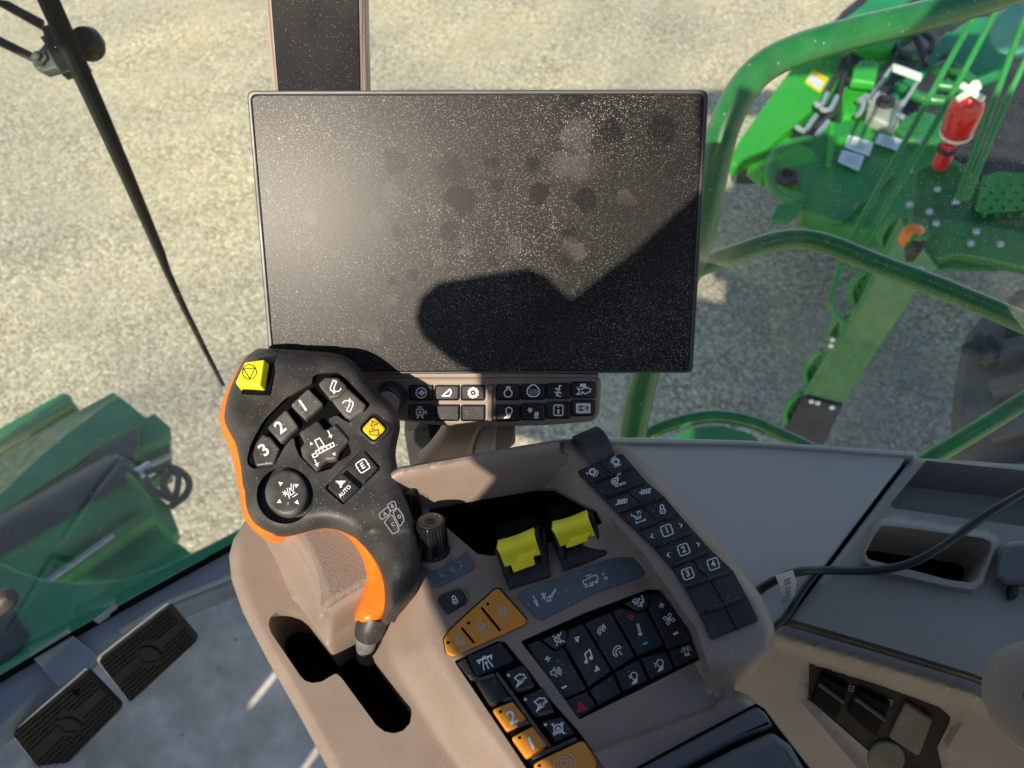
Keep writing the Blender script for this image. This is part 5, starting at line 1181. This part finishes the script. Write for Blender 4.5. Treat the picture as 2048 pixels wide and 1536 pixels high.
c = fA(1150, 455); symbol(k, PJ, JH+.0025, c[0]-1, c[1], 17, 22, spout, M['white'], 1.9)
k = jk(fA([(1278, 440), (1450, 600), (1425, 655), (1300, 732), (1245, 700), (1120, 548), (1200, 525)]), JH+.0018, r=6, name='spout_button')
c = fA(1308, 590); symbol(k, PJ, JH+.0021, c[0], c[1], 17, 205, spout, M['white'], 1.9)
k = jk(fA([(822, 855), (1000, 740), (1075, 835), (1165, 772), (1295, 925), (1205, 1035), (1175, 1110), (1080, 1120), (985, 1222), (855, 1080), (838, 1000), (872, 950)]), JH+.0020, r=6, bev=.002, name='direction_pad')
c = fA(1052, 1012); symbol(k, PJ, JH+.0023, c[0], c[1], 26, -30+4, [s for s in header_pic if 1], M['white'], 2.2)
for pts, ic, cc, s, dg in [([(1285, 1172), (1432, 1028), (1562, 1186), (1430, 1330)], boxed('E', 1.3), (1422, 1172), 13, -33), ([(1085, 1368), (1230, 1228), (1390, 1370), (1242, 1512)], None, (1222, 1365), 13, -33)]:
    k = jk(fA(pts), JH+.0012, 'key', r=4, name='square_button'); c = fA(*cc)
    if ic: symbol(k, PJ, JH+.0015, c[0], c[1], s, dg, ic, M['white'], 2)
    else:
        symbol(k, PJ, JH+.0015, c[0]-1, c[1]-3, 11, 0, autoi, M['white'], 2); c = fA(1255, 1408)
        symbol(k, PJ, JH+.0015, c[0], c[1], 11, -45, [('t', 'AUTO', 0, 0, 1.0)], M['white'], 2)
yk = rnd(fA([(1405, 825), (1520, 702), (1640, 818), (1522, 930)]), 8)
slab('button_well_floor', shrink(wellP, 2.0), PJ, M['well'], lever, h=JH-.0050, thick=.0015, bev=.0003)
slab('button_surround', rnd(fA([(1340, 825), (1518, 655), (1700, 815), (1525, 1000)]), 17), PJ, M['joy'], lever, h=JH+.0010, thick=.004, bev=.0018)
slab('button_gap', rnd(fA([(1375, 825), (1518, 680), (1670, 815), (1525, 965)]), 13), PJ, M['well'], lever, h=JH+.0012, thick=.002, bev=.0003)
k = slab('unload_button', yk, PJ, mat('yellow_button', (.72, .47, .02), .45, film=.2, dcol=(.45, .33, .1)), lever, h=JH+.003, thick=.006, bev=.0018); c = fA(1527, 822); symbol(k, PJ, JH+.0033, c[0], c[1], 14.5, 8, spray, M['black'], 1.3)
# stop button: tall yellow block
def W(q, h): return [PJ.hit(a, b, h) for a, b in fA(q)]
top = [(232, 402), (322, 204), (505, 180), (466, 424)]; base = [(300, 495), (400, 285), (584, 248), (547, 505)]
k = loft('stop_button', [W(base, .008), W(top, .0245)], M['yellow'], lever); bevel(k, .0012, 3)
c = fA(366, 298); symbol(k, PJ, .0248, c[0], c[1], 15.5, -4, tri_c, M['black'], 1.6, asp=.95)
slab('stop_button_gap', rnd(fA([(285, 500), (380, 280), (480, 215), (590, 215), (598, 300), (560, 512)]), 3), PJ, M['well'], lever, h=JH+.0006, thick=.002, bev=.0003)
# thumb stick
kc = circ(571, 984, 43, 46, 40)
k = slab('thumb_stick', kc, PJ, M['joykey'], lever, h=.0165, thick=.010, bev=.0028, res=4)
symbol(k, PJ, .0168, 576, 986, 27, -35, pictures, M['white'], 1.6)
# key map print on the grip
gp_ = rnd(fB([(1375, 150), (1425, 80), (1520, 10), (1600, 20), (1660, 150), (1690, 300), (1660, 430), (1590, 440), (1500, 380), (1400, 260)]), 14)
for pts, tx in [([(1443, 205), (1518, 140), (1540, 180), (1533, 205), (1470, 252), (1452, 240)], 'A'), ([(1512, 125), (1575, 92), (1590, 150), (1545, 185)], 'B'), ([(1487, 275), (1540, 212), (1562, 225), (1612, 330), (1610, 350), (1560, 375)], 'C'), ([(1562, 195), (1600, 152), (1645, 215), (1655, 260), (1620, 318)], 'D')]:
    q = fB(pts); cx = sum(a for a, b in q)/len(q); cy = sum(b for a, b in q)/len(q)
    hh = hj(cx, cy)+.0022
    symbol(bpy.data.objects['lever_body'], PJ, hh, 0, 0, 1, 0, [('c', rnd(q, 3))], M['dim'], 1.5, name='grip_print')
    symbol(bpy.data.objects['lever_body'], PJ, hh, cx, cy, 10, -22, [('t', tx, 0, 0, 1)], M['dim'], 1.5, name='grip_print')
# lower orange heel and stem
q = fB([(1300, 880), (1262, 960), (1236, 1050), (1240, 1110), (1300, 1160), (1380, 1168), (1430, 1130), (1458, 1090), (1400, 1085), (1330, 1040), (1295, 960)])
st = [(737, 1262, .462, .0170), (737, 1272, .470, .0150), (740, 1284, .478, .0135), (738, 1297, .485, .0115)]
tube('rubber_collar', [pt(750, 1228, .478), pt(741, 1252, .480), pt(736, 1268, .483)], [.0085, .0098, .0088], M['joy'], lever, n=30, sm=4)
tube('stem', [pt(736, 1262, .482), pt(733, 1280, .488), pt(731, 1296, .494)], [.0072, .0070, .0062], M['stem'], lever, n=24, sm=4)
tube('shaft', [pt(733, 1290, .492), pt(735, 1340, .53), pt(738, 1380, .56)], [.007, .007, .007], M['well'], lever, n=16, sm=2)

# ================================================================== SIDE CONSOLE (right)
PS = horiz(EZ-.60)
side = thing('side_console', 'taupe side console with storage tray, cup recess and dark socket panel at lower right', 'console', PS.hit(1900, 1150))
tl_ = side
slab('lid_panel', rnd([(1150, 886), (1300, 884), (1500, 890), (1700, 902), (1816, 912), (1640, 1145), (1562, 1248), (1500, 1330), (1150, 1300)], 7), PS, M['lid'], tl_, thick=.02, bev=.003)
slab('rear_rim', [(1100, 874), (1300, 874), (1500, 880), (1830, 903), (1830, 912), (1500, 889), (1100, 884)], PS, M['lid'], tl_, h=.004, thick=.02, bev=.003)
tray = rnd(fJ([(800, 138), (1245, 185), (1600, 225), (1600, 480), (1245, 438), (950, 398), (652, 356), (636, 338)]), 8)
cup = rnd(fJ([(602, 434), (680, 440), (1060, 492), (1098, 510), (1098, 545), (1040, 672), (1000, 694), (900, 680), (640, 612), (540, 588), (524, 560), (575, 460)]), [9]*12)
ring = rnd(fJ([(590, 405), (650, 396), (1085, 470), (1130, 500), (1132, 540), (1070, 705), (1020, 745), (900, 728), (600, 660), (510, 615), (505, 580), (555, 440)]), 16)
top_out = fJ([(738, 126), (1000, 140), (1245, 160), (1700, 210), (1700, 1340), (1100, 1178), (1000, 1140), (640, 1030), (158, 888)])
front_line = fJ([(158, 888), (640, 1030), (1000, 1140), (1100, 1178), (1700, 1340)])
def hs(x, y):
    h = 0; p = (x, y)
    do = dline(p, top_out, True)
    dr = dline(p, ring, True)
    if inside(p, ring): h += .008*sst(0, 7, dr)
    df = dline(p, front_line)
    h += -.010*(1-sst(0, 16, df))
    return h - .003*(1-sst(0, 9, do))
field('top_panel', top_out, PS, hs, M['dtan'], side, step=11, holes=[tray, cup], skirt=.05, ang=50, rims=(4, 9), lines=[ring+ring[:1], shrink(ring, 4)+shrink(ring, 4)[:1], shrink(ring, 8)+shrink(ring, 8)[:1], offs(front_line, -8), offs(front_line, -16)])
slab('tray_floor', fJ([(600, 120), (1700, 180), (1700, 560), (600, 520)]), PS, M['dtan'], side, h=-.050, thick=.01)
slab('cup_floor', fJ([(480, 420), (1180, 470), (1180, 780), (480, 700)]), PS, M['well'], side, h=-.048, thick=.01)
PFc = plane3((1566, 1249, .608), (1982, 1379, .577), (1650, 1536, .70))
pa = fJ([(158, 888), (640, 1030), (1000, 1140), (1100, 1180), (1700, 1340), (1900, 2100), (-300, 2100), (-300, 1000), (60, 900)])
sockP = rnd(fJ([(268, 1052), (560, 1145), (860, 1256), (912, 1300), (908, 1330), (852, 1440), (880, 1560), (700, 1600), (265, 1222)]), 5)
sockO = rnd(fJ([(225, 1040), (270, 1030), (860, 1215), (960, 1275), (970, 1330), (900, 1440), (940, 1620), (560, 1620), (222, 1225)]), 12)
def hf_(x, y):
    p = (x, y); h = 0
    if inside(p, sockO): h = -.006*sst(0, 16, dline(p, sockO, True))
    h += .008*sst(30, 0, abs(dline(p, front_line)-24))
    return h
field('front_panel', pa, PFc, hf_, M['fpan'], side, step=12, pits=[(sockP, .002)], skirt=.0, ang=45, lines=[offs(front_line, 24), offs(front_line, 54), sockO+sockO[:1]])
sp = slab('socket_panel', shrink(sockP, 1.5), PFc, M['sock'], side, h=-.0070, thick=.002, bev=.0003)
for pts in [[(325, 1112), (448, 1178), (395, 1320), (278, 1235)], [(492, 1182), (640, 1255), (575, 1405), (440, 1290)]]:
    slab('socket_cover', rnd(fJ(pts), 6), PFc, M['well'], sp, h=-.002, thick=.007, bev=.0022)
    a, b = fJ((pts[0][0]*.7+pts[3][0]*.3), pts[0][1]*.7+pts[3][1]*.3), fJ(pts[1][0]*.6+pts[2][0]*.4, pts[1][1]*.6+pts[2][1]*.4)
    tube('socket_hinge', [PFc.hit(*a, -.001), PFc.hit(*b, -.001)], .0022, M['key'], sp, n=8, sm=1)
slab('blank_cover', rnd(fJ([(705, 1240), (832, 1320), (770, 1490), (628, 1400)]), 8), PFc, M['panel'], sp, h=-.003, thick=.006, bev=.002)
slab('round_cover', circ(*fJ(620, 1500), 38, 36, 28), PFc, M['panel'], sp, h=-.004, thick=.005, bev=.002)
for x, y in ((460, 1175), (632, 1238)): 
    c = fJ(x, y); symbol(sp, PFc, -.0066, c[0], c[1], 6, 20, [('c', rb(-.8, -.8, .8, .8, .1)), ('l', [(-.5, 0), (.5, 0)])], M['dim'], 1.2)
# round taupe housing at the right edge
t = thing('round_housing', 'round taupe plastic housing cut off by the lower right edge', 'housing', pt(2080, 1400, .5))
c = pt(2092, 1398, .50); lathe('shell', c, (EYE-c).normalized()+Vector((-.35, 0, .1)), [(.038, -.03), (.038, 0), (.0365, .006), (.030, .011), (.018, .0140), (.010, .0155), (.0095, .013), (.006, .013)], M['dtan'], t, n=60)
# cap at the right edge
t = thing('socket_cap', 'dark blue grey rubber cap with a small hinge beside the cup recess', 'cap', PS.hit(2040, 1130))
slab('cap', rnd(fJ([(1165, 520), (1260, 512), (1400, 530), (1400, 700), (1160, 695), (1130, 660), (1150, 560)]), 10), PS, M['vinyl'], t, h=.016, thick=.010, bev=.003)
slab('cap_collar', rnd(fJ([(1130, 560), (1180, 500), (1420, 500), (1420, 730), (1180, 725), (1120, 680)]), 16), PS, M['dtan'], t, h=.006, thick=.008, bev=.003)
slab('hinge', rnd(fJ([(1185, 698), (1228, 700), (1226, 755), (1195, 758)]), 4), PS, M['key'], t, h=.012, thick=.010, bev=.002)
# cable
t = thing('cable', 'black cable with a white barcode tag crossing the side console', 'cable', PS.hit(1650, 1150))
cp = [fJ(1400, 190), fJ(1245, 283), fJ(1130, 350), fJ(1030, 415), fJ(930, 490), fJ(830, 555), fJ(740, 600), fJ(640, 628), fJ(500, 640), fJ(330, 638), fJ(220, 645), fJ(120, 680), fJ(40, 730), fJ(-40, 800)]
hh = [.05, .045, .042, .036, .030, .026, .020, .013, .008, .010, .016, .014, .006, .004]
tube('cable_core', [PS.hit(x, y, h+.002) for (x, y), h in zip(cp, hh)], .0036, M['cable'], t, n=14, sm=6)
PT = plane3((1560, 1145, .60), (1590, 1145, .60), (1570, 1200, .615))
q = fJ([(115, 662), (195, 638), (212, 690), (200, 762), (145, 788), (138, 720)])
tg = slab('paper_tag', q, PT, M['labelw'], t, h=0, thick=.0006, bev=.0001)
bars = []
for k in range(9):
    a = lerp((150, 690), (158, 770), k/9); b = lerp((192, 672), (190, 752), k/9)
    if k not in (3,): bars.append(('l', [fJ(*lerp(a, b, .1)), fJ(*lerp(a, b, .85))], .8 if k % 2 else 1.5))
symbol(tg, PT, .0003, 0, 0, 1, 0, bars, M['black'], .9, name='printed_bars')
t = thing('cable', 'short black cable looping down beside the console end under the tagged one', 'cable', PS.hit(1560, 1240))
tube('cable_core', [PS.hit(x, y, .004) for x, y in [fJ(300, 650), fJ(240, 730), fJ(170, 840), fJ(120, 890), fJ(60, 960)]], .0028, M['cable'], t, n=10, sm=4)
# seam between lid and side console
sm0 = slab('seam_gap', fJ([(722, 122), (742, 126), (165, 890), (100, 940), (60, 920), (320, 620)]), PS, M['well'], side, h=-.014, thick=.004, bev=.0004)

# ================================================================== PEDALS
PQ = plane3((304, 1310, 1.05), (400, 1290, 1.05), (304, 1400, 1.09))
for pts, cc, lab, hole_ in [([(688, 792), (1190, 405), (1392, 645), (915, 1085)], (1050, 735), 'right black rubber brake pedal with checkered tread, touching the grey sill', None), ([(85, 1312), (612, 865), (858, 1122), (345, 1640)], (490, 1230), 'left black rubber brake pedal with a small round hole near its top edge', (535, 1002))]:
    t = thing('brake_pedal', lab, 'pedal', PQ.hit(*fL(*cc)), 'black rubber brake pedals')
    q = fL(pts); m1 = rnd([(a-5, b-5) for a, b in q], 8)
    slab('metal_plate', m1, PQ, M['silver'], t, h=-.008, thick=.006, bev=.0012)
    slab('rubber_pad', rnd(q, 8), PQ, M['pad'], t, h=0, thick=.012, bev=.003)
    V = []; F = []
    A0, A1, A2, A3 = [Vector(p) for p in q]; nu, nv = 26, 12
    for i in range(nu):
        for j in range(nv):
            if j in (5, 6): continue
            u = (i+.7+(.5 if j % 2 else 0))/(nu+1); v = (j+.8)/(nv+.6)
            p = (A0*(1-u)+A1*u)*(1-v)+(A3*(1-u)+A2*u)*v
            if (p-Vector(fL(*cc))).length < 27: continue
            b0 = len(V); s1 = (A1-A0)/nu*.36; s2 = (A3-A0)/nv*.36
            for q_ in (p-s1, p-s2, p+s1, p+s2): V.append(PQ.hit(q_.x, q_.y, -.0002))
            V.append(PQ.hit(p.x, p.y, .0035)); F += [(b0, b0+1, b0+4), (b0+1, b0+2, b0+4), (b0+2, b0+3, b0+4), (b0+3, b0, b0+4)]
    mk('tread_studs', V, F, M['pad'], t, 20)
    c = PQ.hit(*fL(*cc), 0)
    lathe('raised_ring', c, PQ.n, [(.0165, -.001), (.0165, .0022), (.0145, .0030), (.0135, .0012), (.010, .001)], M['pad'], t, n=32)
    if hole_: lathe('bolt_hole', PQ.hit(*fL(*hole_), 0), PQ.n, [(.0052, -.002), (.0052, .0006), (.003, .0006)], M['well'], t, n=16)
t = thing('lever_tip', 'rounded dark grey lever end poking in at the left edge above the pedals', 'lever', pt(0, 1195, .8))
tube('lever_end', [pt(-60, 1250, .8), pt(-10, 1215, .79), pt(12, 1198, .785), pt(24, 1189, .783)], [.0125, .0125, .0125, .007], M['joy'], t, n=20, sm=4)
# ================================================================== WHAT SHADES THE SCENE (unseen shapes around the camera, added to block light)
SA = sdir.cross(Vector((0, 0, 1))).normalized(); SB = SA.cross(sdir)
def sunplane(s): return Plane(EYE + sdir*s, -sdir, SA)
def sslab(name, ab, s, thick, bev, m, parent, slits=()):
    pl = sunplane(s); q = rnd(ab, .005, 4)
    cu = bpy.data.curves.new(name, 'CURVE'); cu.dimensions = '2D'; cu.fill_mode = 'BOTH'
    sp_ = cu.splines.new('POLY'); sp_.points.add(len(q)-1)
    for i, (a, b) in enumerate(q): sp_.points[i].co = (a, b, 0, 1)
    sp_.use_cyclic_u = True
    for q2 in slits:
        s2 = cu.splines.new('POLY'); s2.points.add(len(q2)-1)
        for i, (a, b) in enumerate(q2): s2.points[i].co = (a, b, 0, 1)
        s2.use_cyclic_u = True
    if 1:  cu.extrude = thick/2-bev; cu.bevel_depth = bev; cu.bevel_resolution = 3; cu.offset = -bev
    to = bpy.data.objects.new('tmp', cu); me = bpy.data.meshes.new_from_object(to); bpy.data.objects.remove(to); bpy.data.curves.remove(cu)
    org = rootloc(parent)
    for v in me.vertices: v.co = EYE + SA*v.co.x + SB*v.co.y + sdir*(s - thick/2 + v.co.z) - org
    me.materials.clear()
    return mk(name, None, None, m, parent, 60, me)
M['caster'] = mat('shade_caster_dark', (.03, .035, .05), .85)  # one dark material for all the unseen light blockers
def ab(p): d = p - EYE; return (d.dot(SA), d.dot(SB))
C88, C92 = horiz(2.88), horiz(2.92)
sil = [ab(PM.hit(*q)) for q in [(1402, 378), (1270, 500), (1140, 600), (1100, 555), (1060, 535), (960, 550), (875, 565), (840, 595), (830, 640), (845, 675), (900, 720), (950, 750)]] + [ab(PK.hit(*q)) for q in [(955, 770), (984, 795), (975, 845)]]
sil += [ab(C92.hit(940, 900)), ab(C92.hit(958, 992))] + [ab(C88.hit(*q)) for q in [(915, 1040), (850, 1090), (838, 1130), (858, 1200), (900, 1290), (945, 1350), (985, 1400), (1110, 1536), (1260, 1720)]]
e_ = sil[-1]
rl = [ab(pt(1433, 300, 1.03)), ab(pt(1500, 160, 1.01)), ab(pt(1830, 40, 1.03))]
sil += [(e_[0]+.1, -.9), (.45, -.9), (.45, .28), (.36, .40), (rl[2][0]+.03, rl[2][1]+.05), (rl[2][0]-.005, rl[2][1]-.02), (rl[2][0]-.1, rl[2][1]-.09), (rl[1][0]+.03, rl[1][1]-.02), (rl[1][0]-.012, rl[1][1]-.012), rl[0]]
t = thing('person', 'unseen person behind the camera, a rough dark mass shaped to shade display and console', 'person', EYE+Vector((.1, -.35, -.6)))
sslab('person_silhouette', sil, -.17, .05, .012, M['caster'], t)  # slab outline cut to give the shadow edge on display and console
sslab('coat', [(-.02, -.02), (.0, -.30), (.2, -.9), (.43, -.9), (.43, .26), (.30, .29), (.1, .13), (.02, .08)], -.24, .5, .03, M['caster'], t)  # body mass stretched along the sun rays to block sky light
t = thing('right_shade_blocker', 'unseen dark panel added behind the camera to shade the right side', 'light blocker', EYE+Vector((1, -1, -.5)))
sslab('right_shade_panel', [(.30, .30), (.40, .36), (.55, .42), (1.3, .50), (2.6, .55), (2.6, -1.6), (.30, -1.6)], -.7, .12, .02, M['caster'], t)  # unseen panel, added to keep sun and sky off the right side
t = thing('floor_shade_blocker', 'unseen low panel added behind the camera to shade the floor and pedals', 'wall', EYE+Vector((-.5, -1, -1)))
sslab('floor_shade_panel', [(-2.15, -.70), (-.3, -.64), (.4, -.60), (.4, -1.45), (-2.15, -1.45)], -.3, .02, .001, M['caster'], t,
      slits=[[ab(PF.hit(*q)) for q in z] for z in ([(496, 1410), (504, 1413), (558, 1346), (552, 1340)], [(588, 1560), (598, 1560), (642, 1496), (635, 1491)])])  # panel added to shade the floor; slits cut for sun streaks
# unseen overhead panels, added to keep sky light off the console
t = thing('sky_blocker', 'unseen dark panels added above the camera to block sky light', 'ceiling', EYE+Vector((-.5, .2, .36)))
def up_at(a, b, z):
    # point at height z above the eye whose sun-view position is (a, b)
    P0 = SA*a + SB*b; k = (z - P0.z)/sdir.z; return EYE + P0 + sdir*k
Z0 = EYE.z
def blocker_box(name, x0, x1, y0, y1, z0, z1):
    V = [Vector((x, y, Z0+z)) for z in (z0, z1) for x, y in ((x0, y0), (x1, y0), (x1, y1), (x0, y1))]
    mk(name, V, [(0, 1, 2, 3), (7, 6, 5, 4), (0, 4, 5, 1), (1, 5, 6, 2), (2, 6, 7, 3), (3, 7, 4, 0)], M['caster'], t)
blocker_box('sky_block_panel', -2.8, -.27, -.1, .90, .36, .42)
blocker_box('sky_block_drop', -2.8, -.27,   .86, .90, -.02, .355)
blocker_box('sky_block_strip', -.265, 1.5, .60, .90, .36, .42)
blocker_box('sky_block_left', -1.35, -1.30, -1.0, .85, -.0, .355)
